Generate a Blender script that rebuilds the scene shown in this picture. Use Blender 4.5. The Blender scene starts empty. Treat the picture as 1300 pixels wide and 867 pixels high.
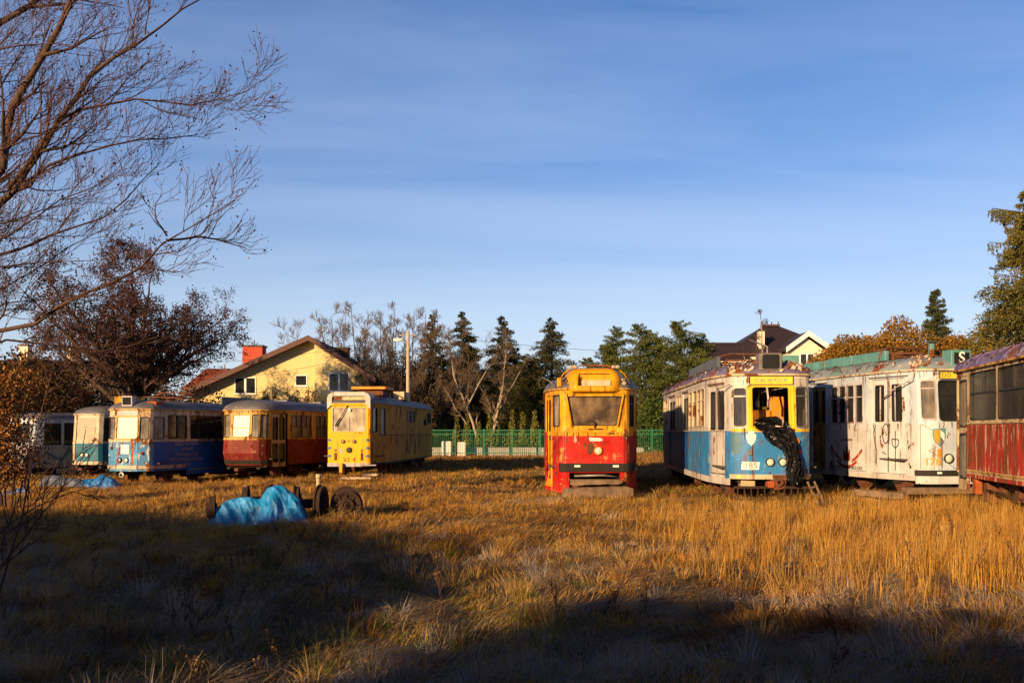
import bpy, math, random
import numpy as np
from mathutils import Vector, Matrix
R = math.radians
C = bpy.context.scene.collection
sc = bpy.context.scene

# ------------------------------------------------------------------ camera, sky, sun, exposure
FPX = 1264.0          # focal length in pixels of the 1300 px wide photograph (35 mm lens)
HOR = 548.0           # row of the horizon
CH = 1.6              # eye height
cam_d = bpy.data.cameras.new('camera'); cam = bpy.data.objects.new('camera', cam_d); C.objects.link(cam)
cam.location = (0, 0, CH); cam.rotation_euler = (R(90), 0, 0)
cam_d.sensor_width = 36.0; cam_d.lens = 36.0*FPX/1300.0
cam_d.shift_y = (HOR-433.5)/1300.0
cam_d.clip_end = 3000; cam_d.clip_start = 0.05
sc.camera = cam

SUN_EL = 13.0
SUN_AZ = 215.4        # clockwise from +Y: behind the camera to the left
w = bpy.data.worlds.new("World"); sc.world = w; w.use_nodes = True
nt = w.node_tree; nt.nodes.clear()
N = nt.nodes.new; L = nt.links.new
out = N('ShaderNodeOutputWorld'); bg = N('ShaderNodeBackground'); bg.inputs['Strength'].default_value = 0.076
sky = N('ShaderNodeTexSky'); sky.sky_type = 'NISHITA'; sky.sun_disc = False
sky.sun_elevation = R(SUN_EL); sky.sun_rotation = R(SUN_AZ); sky.air_density = 1.0; sky.dust_density = 0.4; sky.ozone_density = 2.2
# thin streaky cirrus
tc = N('ShaderNodeTexCoord'); sep = N('ShaderNodeSeparateXYZ'); L(tc.outputs['Generated'], sep.inputs[0])
zz = N('ShaderNodeMath'); zz.operation = 'ADD'; zz.inputs[1].default_value = 0.12; L(sep.outputs['Z'], zz.inputs[0])
dx = N('ShaderNodeMath'); dx.operation = 'DIVIDE'; L(sep.outputs['X'], dx.inputs[0]); L(zz.outputs[0], dx.inputs[1])
dy = N('ShaderNodeMath'); dy.operation = 'DIVIDE'; L(sep.outputs['Y'], dy.inputs[0]); L(zz.outputs[0], dy.inputs[1])
cmb = N('ShaderNodeCombineXYZ'); L(dx.outputs[0], cmb.inputs[0]); L(dy.outputs[0], cmb.inputs[1])
mp = N('ShaderNodeMapping'); mp.inputs['Rotation'].default_value = (0, 0, R(12)); mp.inputs['Scale'].default_value = (0.35, 1.25, 1)
L(cmb.outputs[0], mp.inputs[0])
nz = N('ShaderNodeTexNoise'); nz.inputs['Scale'].default_value = 1.1; nz.inputs['Detail'].default_value = 7; nz.inputs['Roughness'].default_value = 0.55; nz.inputs['Distortion'].default_value = 0.5
L(mp.outputs[0], nz.inputs['Vector'])
cr = N('ShaderNodeValToRGB'); cr.color_ramp.elements[0].position = 0.36; cr.color_ramp.elements[1].position = 0.78
cr.color_ramp.elements[1].color = (0.36, 0.36, 0.36, 1); L(nz.outputs['Fac'], cr.inputs[0])
hs = N('ShaderNodeHueSaturation'); hs.inputs['Saturation'].default_value = 1.24; hs.inputs['Value'].default_value = 1.0; L(sky.outputs[0], hs.inputs['Color'])
tint = N('ShaderNodeMix'); tint.data_type = 'RGBA'; tint.blend_type = 'MULTIPLY'; tint.inputs[0].default_value = 1.0
L(hs.outputs[0], tint.inputs[6]); tint.inputs[7].default_value = (1.02, 0.90, 1.12, 1)
mx = N('ShaderNodeMix'); mx.data_type = 'RGBA'; L(cr.outputs[0], mx.inputs[0]); L(tint.outputs[2], mx.inputs[6])
mx.inputs[7].default_value = (5.2, 6.1, 7.9, 1)
zr = N('ShaderNodeMapRange'); zr.inputs['From Min'].default_value = .41; zr.inputs['From Max'].default_value = .64; zr.inputs['To Min'].default_value = 1.0; zr.inputs['To Max'].default_value = .14
L(sep.outputs['Z'], zr.inputs['Value']); zm = N('ShaderNodeMix'); zm.data_type = 'RGBA'; zm.blend_type = 'MULTIPLY'; zm.inputs[0].default_value = 1.0
hz_ = N('ShaderNodeMapRange'); hz_.inputs['From Min'].default_value = 0.0; hz_.inputs['From Max'].default_value = .26; hz_.inputs['To Min'].default_value = .6; hz_.inputs['To Max'].default_value = 0.0
L(sep.outputs['Z'], hz_.inputs['Value']); hm = N('ShaderNodeMix'); hm.data_type = 'RGBA'; L(hz_.outputs[0], hm.inputs[0]); L(mx.outputs[2], hm.inputs[6]); hm.inputs[7].default_value = (5.6, 6.5, 7.7, 1)
L(hm.outputs[2], zm.inputs[6]); L(zr.outputs[0], zm.inputs[7]); L(zm.outputs[2], bg.inputs['Color']); L(bg.outputs[0], out.inputs['Surface'])

sl = bpy.data.lights.new('sun', 'SUN'); sl.energy = 5.0; sl.angle = R(0.5); sl.color = (1.0, 0.64, 0.31)
so = bpy.data.objects.new('sun', sl); C.objects.link(so)
sd = Vector((0.58, 0.815, -math.tan(R(SUN_EL)))).normalized()      # the way the light travels
so.rotation_euler = sd.to_track_quat('-Z', 'Y').to_euler(); so.location = (-30, -30, 20)

sc.view_settings.view_transform = 'Standard'; sc.view_settings.look = 'None'
sc.view_settings.gamma = 1.0; sc.view_settings.exposure = 0.80; sc.view_settings.use_curve_mapping = False
sc.render.engine = 'CYCLES'; sc.cycles.max_bounces = 6; sc.cycles.transparent_max_bounces = 10
sc.cycles.diffuse_bounces = 2; sc.cycles.glossy_bounces = 3; sc.cycles.transmission_bounces = 4
sc.cycles.use_denoising = True

def W(u, v, Y):       # point at depth Y seen at photo pixel (u, v)
    return Vector(((u-650)/FPX*Y, Y, CH+(HOR-v)/FPX*Y))
def sstep(t): t = min(1, max(0, t)); return t*t*(3-2*t)
def gz(x, y):         # lie of the land: falls gently to the left, rises to the right
    return -0.28*sstep((-x-2)/12) + 0.16*sstep((x-2)/7)
def bump2(x, y):
    s = np.sin     # shared by the ground sheet and everything that grows on it
    return (0.035*s(x*1.7+1.3*s(y*.9))*s(y*1.3+x*.4) + 0.030*s(x*3.9+y*2.2)*s(y*3.1-x*1.7) + 0.05*s(x*.45+2)*s(y*.38+1)
            + 0.042*s(x*6.3+1.7*s(y*2.9))*s(y*5.7-1.3*s(x*2.1)))

# ------------------------------------------------------------------ helpers
class MB:
    def __init__(s): s.v = []; s.f = []; s.m = []; s.sm = []
    def face(s, pts, m=0, smooth=False):
        b = len(s.v); s.v += [tuple(p) for p in pts]; s.f.append(tuple(range(b, b+len(pts)))); s.m.append(m); s.sm.append(smooth)
    def box(s, x0, x1, y0, y1, z0, z1, m=0, mat=None):
        P = [Vector((x, y, z)) for z in (z0, z1) for y in (y0, y1) for x in (x0, x1)]
        if mat is not None: P = [mat @ p for p in P]
        b = len(s.v); s.v += [tuple(p) for p in P]
        for f in ((0, 2, 3, 1), (4, 5, 7, 6), (0, 1, 5, 4), (2, 6, 7, 3), (0, 4, 6, 2), (1, 3, 7, 5)):
            s.f.append(tuple(b+i for i in f)); s.m.append(m); s.sm.append(False)
    def tube(s, pts, r, n=6, m=0, cap=True):
        pts = [Vector(p) for p in pts]; rs = r if isinstance(r, (list, tuple)) else [r]*len(pts)
        b0 = len(s.v); a = None
        for i, p in enumerate(pts):
            d = (pts[min(i+1, len(pts)-1)]-pts[max(i-1, 0)]).normalized()
            if a is None:
                a = d.orthogonal().normalized()
            else:
                a = (a-d*a.dot(d)).normalized()
            c = d.cross(a)
            for k in range(n):
                t = 2*math.pi*k/n; s.v.append(tuple(p+(a*math.cos(t)+c*math.sin(t))*rs[i]))
        for i in range(len(pts)-1):
            for k in range(n):
                k2 = (k+1) % n
                s.f.append((b0+i*n+k, b0+i*n+k2, b0+(i+1)*n+k2, b0+(i+1)*n+k)); s.m.append(m); s.sm.append(n > 4)
        if cap:
            s.f.append(tuple(b0+k for k in range(n))[::-1]); s.m.append(m); s.sm.append(False)
            e = b0+(len(pts)-1)*n
            s.f.append(tuple(e+k for k in range(n))); s.m.append(m); s.sm.append(False)
    def lathe(s, prof, o, ax, n=20, m=0, smooth=False):   # prof: (radius, along)
        ax = Vector(ax).normalized(); a = ax.orthogonal().normalized(); c = ax.cross(a); o = Vector(o); b0 = len(s.v)
        for (r, h) in prof:
            for k in range(n):
                t = 2*math.pi*k/n; s.v.append(tuple(o+ax*h+(a*math.cos(t)+c*math.sin(t))*max(r, 1e-4)))
        for i in range(len(prof)-1):
            for k in range(n):
                k2 = (k+1) % n; s.f.append((b0+i*n+k, b0+i*n+k2, b0+(i+1)*n+k2, b0+(i+1)*n+k)); s.m.append(m); s.sm.append(smooth)
    def build(s, name, mats, parent=None):
        me = bpy.data.meshes.new(name); me.from_pydata(s.v, [], s.f)
        mats = mats if isinstance(mats, (list, tuple)) else [mats]
        for q in mats: me.materials.append(q)
        me.polygons.foreach_set('material_index', s.m); me.polygons.foreach_set('use_smooth', s.sm)
        me.update()
        o = bpy.data.objects.new(name, me); C.objects.link(o)
        if parent is not None: o.parent = parent
        return o

def tag(o, label=None, cat=None, group=None, kind=None):
    if label: o['label'] = label
    if cat: o['category'] = cat
    if group: o['group'] = group
    if kind: o['kind'] = kind
    return o
def empty(name, loc, rz=0):
    o = bpy.data.objects.new(name, None); C.objects.link(o); o.location = loc; o.rotation_euler = (0, 0, rz); return o
def copy_tree(o, parent=None):
    c = o.copy(); C.objects.link(c)
    if parent is not None: c.parent = parent
    for ch in [x for x in bpy.data.objects if x.parent == o]: copy_tree(ch, c)
    return c

def np_mesh(name, V, F, mats, col=None, parent=None, smooth=False):
    """V (n,3), F (m,k) all faces with k corners; col (n,3) vertex tint"""
    V = np.asarray(V, dtype=np.float32); F = np.asarray(F, dtype=np.int32)
    me = bpy.data.meshes.new(name); me.vertices.add(len(V)); me.vertices.foreach_set('co', V.ravel())
    k = F.shape[1]; me.loops.add(F.size); me.loops.foreach_set('vertex_index', F.ravel())
    me.polygons.add(len(F)); me.polygons.foreach_set('loop_start', np.arange(0, F.size, k, dtype=np.int32))
    if smooth: me.polygons.foreach_set('use_smooth', np.ones(len(F), dtype=bool))
    if col is not None:
        a = me.color_attributes.new('tint', 'FLOAT_COLOR', 'POINT')
        a.data.foreach_set('color', np.concatenate([col, np.ones((len(V), 1))], 1).astype(np.float32).ravel())
    me.materials.append(mats); me.update(calc_edges=True)
    o = bpy.data.objects.new(name, me); C.objects.link(o)
    if parent is not None: o.parent = parent
    return o

def tubes_np(segs, n):
    """segs: array (m, 8) p0 p1 r0 r1 -> V, F quads"""
    S = np.asarray(segs, dtype=np.float64); p0 = S[:, :3]; p1 = S[:, 3:6]; d = p1-p0
    d /= np.linalg.norm(d, axis=1, keepdims=True)+1e-9
    ref = np.where(np.abs(d[:, 2:3]) < .9, np.array([[0, 0, 1.]]), np.array([[1., 0, 0]]))
    a = np.cross(d, ref); a /= np.linalg.norm(a, axis=1, keepdims=True)+1e-9; b = np.cross(d, a)
    V = []
    for P, r in ((p0, S[:, 6:7]), (p1, S[:, 7:8])):
        for k in range(n):
            t = 2*math.pi*k/n; V.append(P+(a*math.cos(t)+b*math.sin(t))*r)
    V = np.stack(V, 1)                      # m, 2n, 3
    m = len(S); base = np.arange(m)[:, None]*2*n
    F = np.concatenate([base+np.array([[k, (k+1) % n, n+(k+1) % n, n+k]]) for k in range(n)], 0)
    return V.reshape(-1, 3), F

# ------------------------------------------------------------------ materials
def newmat(name):
    m = bpy.data.materials.new(name); m.use_nodes = True; t = m.node_tree; t.nodes.clear()
    o = t.nodes.new('ShaderNodeOutputMaterial'); p = t.nodes.new('ShaderNodeBsdfPrincipled'); t.links.new(p.outputs[0], o.inputs[0])
    return m, t, p
def nd(t, kind, **kw):
    n = t.nodes.new(kind)
    for k, v in kw.items():
        if k in n.inputs: n.inputs[k].default_value = v
        else: setattr(n, k, v)
    return n
def noise(t, vec, scale, detail=5, rough=.6, stretch=None):
    if stretch:
        mp = nd(t, 'ShaderNodeMapping'); mp.inputs['Scale'].default_value = stretch; t.links.new(vec, mp.inputs[0]); vec = mp.outputs[0]
    n = nd(t, 'ShaderNodeTexNoise', Scale=scale, Detail=detail, Roughness=rough); t.links.new(vec, n.inputs['Vector']); return n.outputs['Fac']
def ramp(t, fac, a, b, ca=(0, 0, 0, 1), cb=(1, 1, 1, 1)):
    r = nd(t, 'ShaderNodeValToRGB'); r.color_ramp.elements[0].position = a; r.color_ramp.elements[1].position = b
    r.color_ramp.elements[0].color = ca; r.color_ramp.elements[1].color = cb; t.links.new(fac, r.inputs[0]); return r.outputs[0]
def mixc(t, fac, a, b, mode='MIX'):
    m = nd(t, 'ShaderNodeMix'); m.data_type = 'RGBA'; m.blend_type = mode
    for i, x in ((0, fac), (6, a), (7, b)):
        if hasattr(x, 'links') or isinstance(x, bpy.types.NodeSocket): t.links.new(x, m.inputs[i])
        elif i == 0: m.inputs[0].default_value = x
        else: m.inputs[i].default_value = (*x[:3], 1)
    return m.outputs[2]
def bump(t, p, h, strength=.3, dist=.02):
    b = nd(t, 'ShaderNodeBump', Strength=strength, Distance=dist); t.links.new(h, b.inputs['Height']); t.links.new(b.outputs[0], p.inputs['Normal'])

def paint(name, col, rust=.35, chip=None, chipcol=(.5, .45, .38), fade=.5, rough=.45, streak=.5, dirt=.5, vs=(1, 1, .6)):
    """old enamel on steel: fading, vertical run marks, rust blooms, chips to an older coat"""
    m, t, p = newmat(name); v = nd(t, 'ShaderNodeTexCoord').outputs['Object']
    c = mixc(t, ramp(t, noise(t, v, 1.3, 6), .42, .58), tuple(x*(1-.25*fade) for x in col), tuple(min(.9, x*(1+.12*fade)+.02*fade) for x in col))
    g = ramp(t, noise(t, v, 3.2, 7, .65, (1, 1, .22)), .47, .60)
    gm = nd(t, 'ShaderNodeMath', operation='MULTIPLY'); gm.inputs[1].default_value = dirt; t.links.new(g, gm.inputs[0])
    c = mixc(t, gm.outputs[0], c, tuple(.55*x+.02 for x in col))
    if chip:
        c = mixc(t, ramp(t, noise(t, v, 4.5, 9, .72, vs), .625-chip*.12, .632-chip*.12), c, chipcol)
    rs = ramp(t, noise(t, v, 7, 8, .7, (1, 1, .10)), .62-.10*streak, .65-.10*streak)
    rm = nd(t, 'ShaderNodeMath', operation='MULTIPLY'); rm.inputs[1].default_value = .75; t.links.new(rs, rm.inputs[0])
    c = mixc(t, rm.outputs[0], c, (.16, .055, .02))
    rn = noise(t, v, 2.8, 10, .72, vs); rb = ramp(t, rn, .615-rust*.15, .625-rust*.15)
    rc = mixc(t, noise(t, v, 14, 6), (.05, .018, .009), (.26, .085, .025))
    c = mixc(t, rb, c, rc)
    t.links.new(c, p.inputs['Base Color'])
    p.inputs['Specular IOR Level'].default_value = .22
    rr = mixc(t, rb, (rough,)*3, (.9,)*3); t.links.new(rr, p.inputs['Roughness'])
    bump(t, p, noise(t, v, 9, 8, .6), .25, .012)
    return m
def plain(name, col, rough=.7, var=.25, scale=6, metal=0, bmp=.2):
    m, t, p = newmat(name); v = nd(t, 'ShaderNodeTexCoord').outputs['Object']
    nn = noise(t, v, scale, 7, .65)
    c = mixc(t, ramp(t, nn, .3, .7), tuple(x*(1-var) for x in col), tuple(min(.95, x*(1+var)) for x in col))
    t.links.new(c, p.inputs['Base Color']); p.inputs['Roughness'].default_value = rough; p.inputs['Metallic'].default_value = metal
    if bmp: bump(t, p, nn, bmp, .02)
    return m
def glass(name, dust=(.16, .15, .13), amount=.5, rough=.12, trans=.5):
    """dirty old pane: dust film over a dark reflecting, partly see-through sheet"""
    m = bpy.data.materials.new(name); m.use_nodes = True; t = m.node_tree; t.nodes.clear()
    o = t.nodes.new('ShaderNodeOutputMaterial'); v = nd(t, 'ShaderNodeTexCoord').outputs['Object']
    tr = nd(t, 'ShaderNodeBsdfTransparent'); tr.inputs[0].default_value = (.55, .58, .58, 1)
    dk = nd(t, 'ShaderNodeBsdfDiffuse'); dk.inputs[0].default_value = (.012, .014, .016, 1)
    gl = nd(t, 'ShaderNodeBsdfGlossy', Roughness=rough); gl.inputs[0].default_value = (.85, .85, .85, 1)
    df = nd(t, 'ShaderNodeBsdfDiffuse'); t.links.new(mixc(t, noise(t, v, 2.5, 6), tuple(.6*x for x in dust), tuple(1.3*x for x in dust)), df.inputs[0])
    a = nd(t, 'ShaderNodeMixShader'); a.inputs[0].default_value = trans; t.links.new(dk.outputs[0], a.inputs[1]); t.links.new(tr.outputs[0], a.inputs[2])
    fr = nd(t, 'ShaderNodeFresnel', IOR=1.5); b = nd(t, 'ShaderNodeMixShader'); t.links.new(fr.outputs[0], b.inputs[0]); t.links.new(a.outputs[0], b.inputs[1]); t.links.new(gl.outputs[0], b.inputs[2])
    f = ramp(t, noise(t, v, 3.1, 7, .6, (1, 1, .5)), .25, .8); mm = nd(t, 'ShaderNodeMath', operation='MULTIPLY'); mm.inputs[1].default_value = amount; t.links.new(f, mm.inputs[0])
    s = nd(t, 'ShaderNodeMixShader'); t.links.new(mm.outputs[0], s.inputs[0]); t.links.new(b.outputs[0], s.inputs[1]); t.links.new(df.outputs[0], s.inputs[2])
    t.links.new(s.outputs[0], o.inputs[0]); return m
def tinted(name, rough=.8, mult=1.0, trans=0.0, var=None):
    """colour from the per-leaf tint attribute"""
    m, t, p = newmat(name); a = nd(t, 'ShaderNodeAttribute'); a.attribute_name = 'tint'
    c = a.outputs['Color']
    t.links.new(c, p.inputs['Base Color']); p.inputs['Roughness'].default_value = rough
    p.inputs['Specular IOR Level'].default_value = .2
    if trans:
        tl = nd(t, 'ShaderNodeBsdfTranslucent'); t.links.new(c, tl.inputs[0]); mxs = nd(t, 'ShaderNodeMixShader'); mxs.inputs[0].default_value = trans
        t.links.new(p.outputs[0], mxs.inputs[1]); t.links.new(tl.outputs[0], mxs.inputs[2])
        o = [n for n in t.nodes if n.type == 'OUTPUT_MATERIAL'][0]; t.links.new(mxs.outputs[0], o.inputs[0])
    return m
def roofmat(name, base, flake, rust=.5, fl=.4):
    m, t, p = newmat(name); v = nd(t, 'ShaderNodeTexCoord').outputs['Object']
    c = mixc(t, ramp(t, noise(t, v, 1.1, 5), .35, .65), tuple(.75*x for x in base), tuple(1.2*x for x in base))
    rn = noise(t, v, 1.5, 10, .7, (1, .8, 1)); rb = ramp(t, rn, .60-rust*.13, .615-rust*.13)
    rc = mixc(t, noise(t, v, 9, 6), (.07, .018, .009), (.30, .085, .025)); c = mixc(t, rb, c, rc)
    fk = ramp(t, noise(t, v, 2.2, 10, .75, (1, 2.2, 1)), .60-fl*.08, .606-fl*.08); c = mixc(t, fk, c, flake)
    t.links.new(c, p.inputs['Base Color']); p.inputs['Roughness'].default_value = .55
    bump(t, p, fk, .6, .02); return m

M = {}
M['cream'] = paint('aged_cream_paint', (.50, .43, .32), .3, streak=.5)
M['white'] = paint('aged_white_paint', (.50, .485, .47), .10, streak=.45, dirt=.45)
M['white_cool'] = paint('cool_white_paint', (.54, .56, .60), .08, streak=.3, dirt=.25)
M['white_side'] = paint('chalky_white_blue_paint', (.44, .54, .66), .08, chip=.5, chipcol=(.62, .60, .56), streak=.4, dirt=.35)
M['blue'] = paint('faded_blue_paint', (.03, .20, .50), .10, chip=.35, chipcol=(.14, .28, .38), streak=.3, dirt=.6)
M['blue_side'] = paint('deep_blue_paint', (.004, .10, .42), .2, chip=.15, chipcol=(.08, .13, .25), streak=.25)  # blue made deeper to hold the shade of unlit flanks
M['blue_patch'] = paint('primed_blue_grey_patch', (.07, .17, .24), .12, streak=.2)
M['blue_bright'] = paint('scuffed_sky_blue_paint', (.06, .25, .52), .42, chip=.5, chipcol=(.5, .48, .42), streak=.3)
M['teal'] = paint('faded_teal_paint', (.004, .14, .23), .10, chip=.12, chipcol=(.1, .22, .25), streak=.2)
M['yellow'] = paint('work_yellow_paint', (.76, .39, .002), .05, fade=0, chip=.1, chipcol=(.5, .30, .02), streak=.2, dirt=.45)
M['yellow_side'] = paint('flaking_yellow_paint', (.44, .25, .001), .40, fade=0, chip=.2, chipcol=(.20, .12, .01), streak=.7, dirt=.5, rough=.65, vs=(1, 1, .35))  # flaking coat; base also darkened as painted shade for the unlit flank
M['yellow_front'] = paint('warm_yellow_paint', (.74, .34, .006), .12, streak=.45, dirt=.5)
M['yellow_plain'] = paint('fresh_yellow_band', (.75, .48, .02), .1, streak=.2)
M['red'] = paint('bright_red_paint', (.46, .008, .004), .16, chip=.30, chipcol=(.42, .2, .06), streak=.15, dirt=.5, rough=.55)
M['red_dark'] = paint('old_dark_red_paint', (.15, .009, .006), .25, chip=.1, chipcol=(.3, .2, .1), streak=.4, rough=.6)
M['red_flaked'] = paint('badly_flaked_red_paint', (.40, .018, .008), .55, chip=.62, chipcol=(.52, .38, .26), streak=.75, dirt=.7, rough=.6, vs=(1.6, 1.6, .26))
M['ochre'] = paint('rusty_ochre_paint', (.48, .28, .06), .42, streak=.6)
M['beige_rust'] = paint('rust_stained_beige_paint', (.50, .40, .24), .5, streak=.6)
M['lilac'] = paint('washed_lilac_white_paint', (.42, .38, .42), .22, chip=.3, chipcol=(.2, .1, .2), streak=.4)
M['orange'] = paint('orange_board', (.72, .27, .02), .2, streak=.35)
M['black'] = plain('black_rubber', (.012, .012, .012), .6)
M['bumper'] = plain('worn_black_bumper', (.014, .012, .011), .85, .5, 5)
M['under'] = plain('oily_underframe', (.025, .018, .013), .85, .5, 4)
M['rustm'] = plain('rusted_iron', (.11, .04, .018), .9, .6, 8, bmp=.5)
M['rustorange'] = plain('orange_rust', (.30, .07, .015), .9, .5, 7, bmp=.4)
M['steel'] = plain('dull_steel', (.22, .21, .20), .5, .3, 6, metal=.5)
M['wood_dark'] = plain('dark_rotten_timber', (.10, .07, .045), .9, .5, 5, bmp=.6)
M['wood'] = plain('weathered_timber', (.16, .11, .07), .9, .5, 5, bmp=.6)
M['plank'] = plain('pale_plank', (.36, .29, .2), .85, .3, 5)
M['inside'] = plain('dark_interior', (.06, .055, .05), .9, .3)
M['duct'] = paint('teal_duct_paint', (.09, .26, .27), .28, streak=.3)
M['duct_grey'] = paint('grey_duct_paint', (.09, .11, .13), .1, streak=.2)
M['glass'] = glass('dusty_glass', (.13, .115, .095), .55)
M['glass_dark'] = glass('dark_glass', (.10, .10, .10), .3, .08, .35)
M['glass_warm'] = glass('brown_dusty_glass', (.40, .28, .17), 1.0, .2, .3)
M['glass_pale'] = glass('whitened_glass', (.55, .48, .38), 1.5, .2, .2)  # pale film colour mixed over the pane
M['glass_lit'] = plain('whitewashed_pane', (.66, .59, .48), .35, .12, 3, bmp=0)  # opaque pale pane: windscreen sun glare put into the colour
M['glass_cream'] = plain('yellowed_pane', (.32, .27, .19), .4, .2, 3, bmp=0)  # opaque cream pane: the sun's reflection painted as its colour
M['glass_grey'] = glass('grey_filmed_glass', (.34, .30, .25), 1.15, .2, .2)
M['signwhite'] = plain('white_lettering', (.75, .74, .70), .6, .12, 10, bmp=0)
M['signblack'] = plain('black_lettering', (.015, .015, .015), .6, .1, 10, bmp=0)
M['gold'] = plain('yellow_number_paint', (.50, .27, .02), .6, .3, 20, bmp=0)
M['amber'] = plain('yellow_sign_blind', (.75, .56, .05), .5, .2, 7, bmp=0)
M['lampglass'] = plain('lamp_lens', (.62, .60, .52), .15, .25, 30, bmp=0)
M['redlens'] = plain('red_lens', (.5, .02, .01), .3, .1)
M['orangelens'] = plain('amber_lens', (.75, .22, .01), .3, .1)
M['wheelrust'] = plain('dark_rusted_wheel', (.030, .014, .009), .9, .5, 8, bmp=.5)  # rust darkened to carry the shade of backlit wheels
M['flake'] = plain('curled_paint_flake', (.48, .40, .30), .8, .3, 20); M['leaf_litter'] = plain('rust_flake', (.16, .06, .03), .9, .4, 20)
M['roof_rust'] = roofmat('flaking_purple_rust_roof', (.13, .12, .22), (.46, .36, .22), .62, .35)
M['roof_teal'] = roofmat('peeling_teal_rust_roof', (.22, .27, .32), (.12, .30, .26), .5, .45)
M['roof_purple'] = roofmat('peeling_violet_roof', (.13, .10, .24), (.40, .30, .22), .30, .42)
M['roof_grey'] = roofmat('weathered_grey_roof', (.12, .12, .14), (.24, .22, .20), .12, .2)
M['roof_dark'] = roofmat('dark_bitumen_roof', (.07, .075, .095), (.16, .16, .17), .12, .25)
def stain():
    m, t, p = newmat('rust_runs'); v = nd(t, 'ShaderNodeTexCoord').outputs['Object']; p.inputs['Base Color'].default_value = (.13, .05, .02, 1); p.inputs['Roughness'].default_value = .9
    t.links.new(ramp(t, noise(t, v, 16, 6, .7, (1, 1, .3)), .44, .56, (.0, .0, .0, 1), (.8, .8, .8, 1)), p.inputs['Alpha']); return m
M['stain'] = stain()

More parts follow.
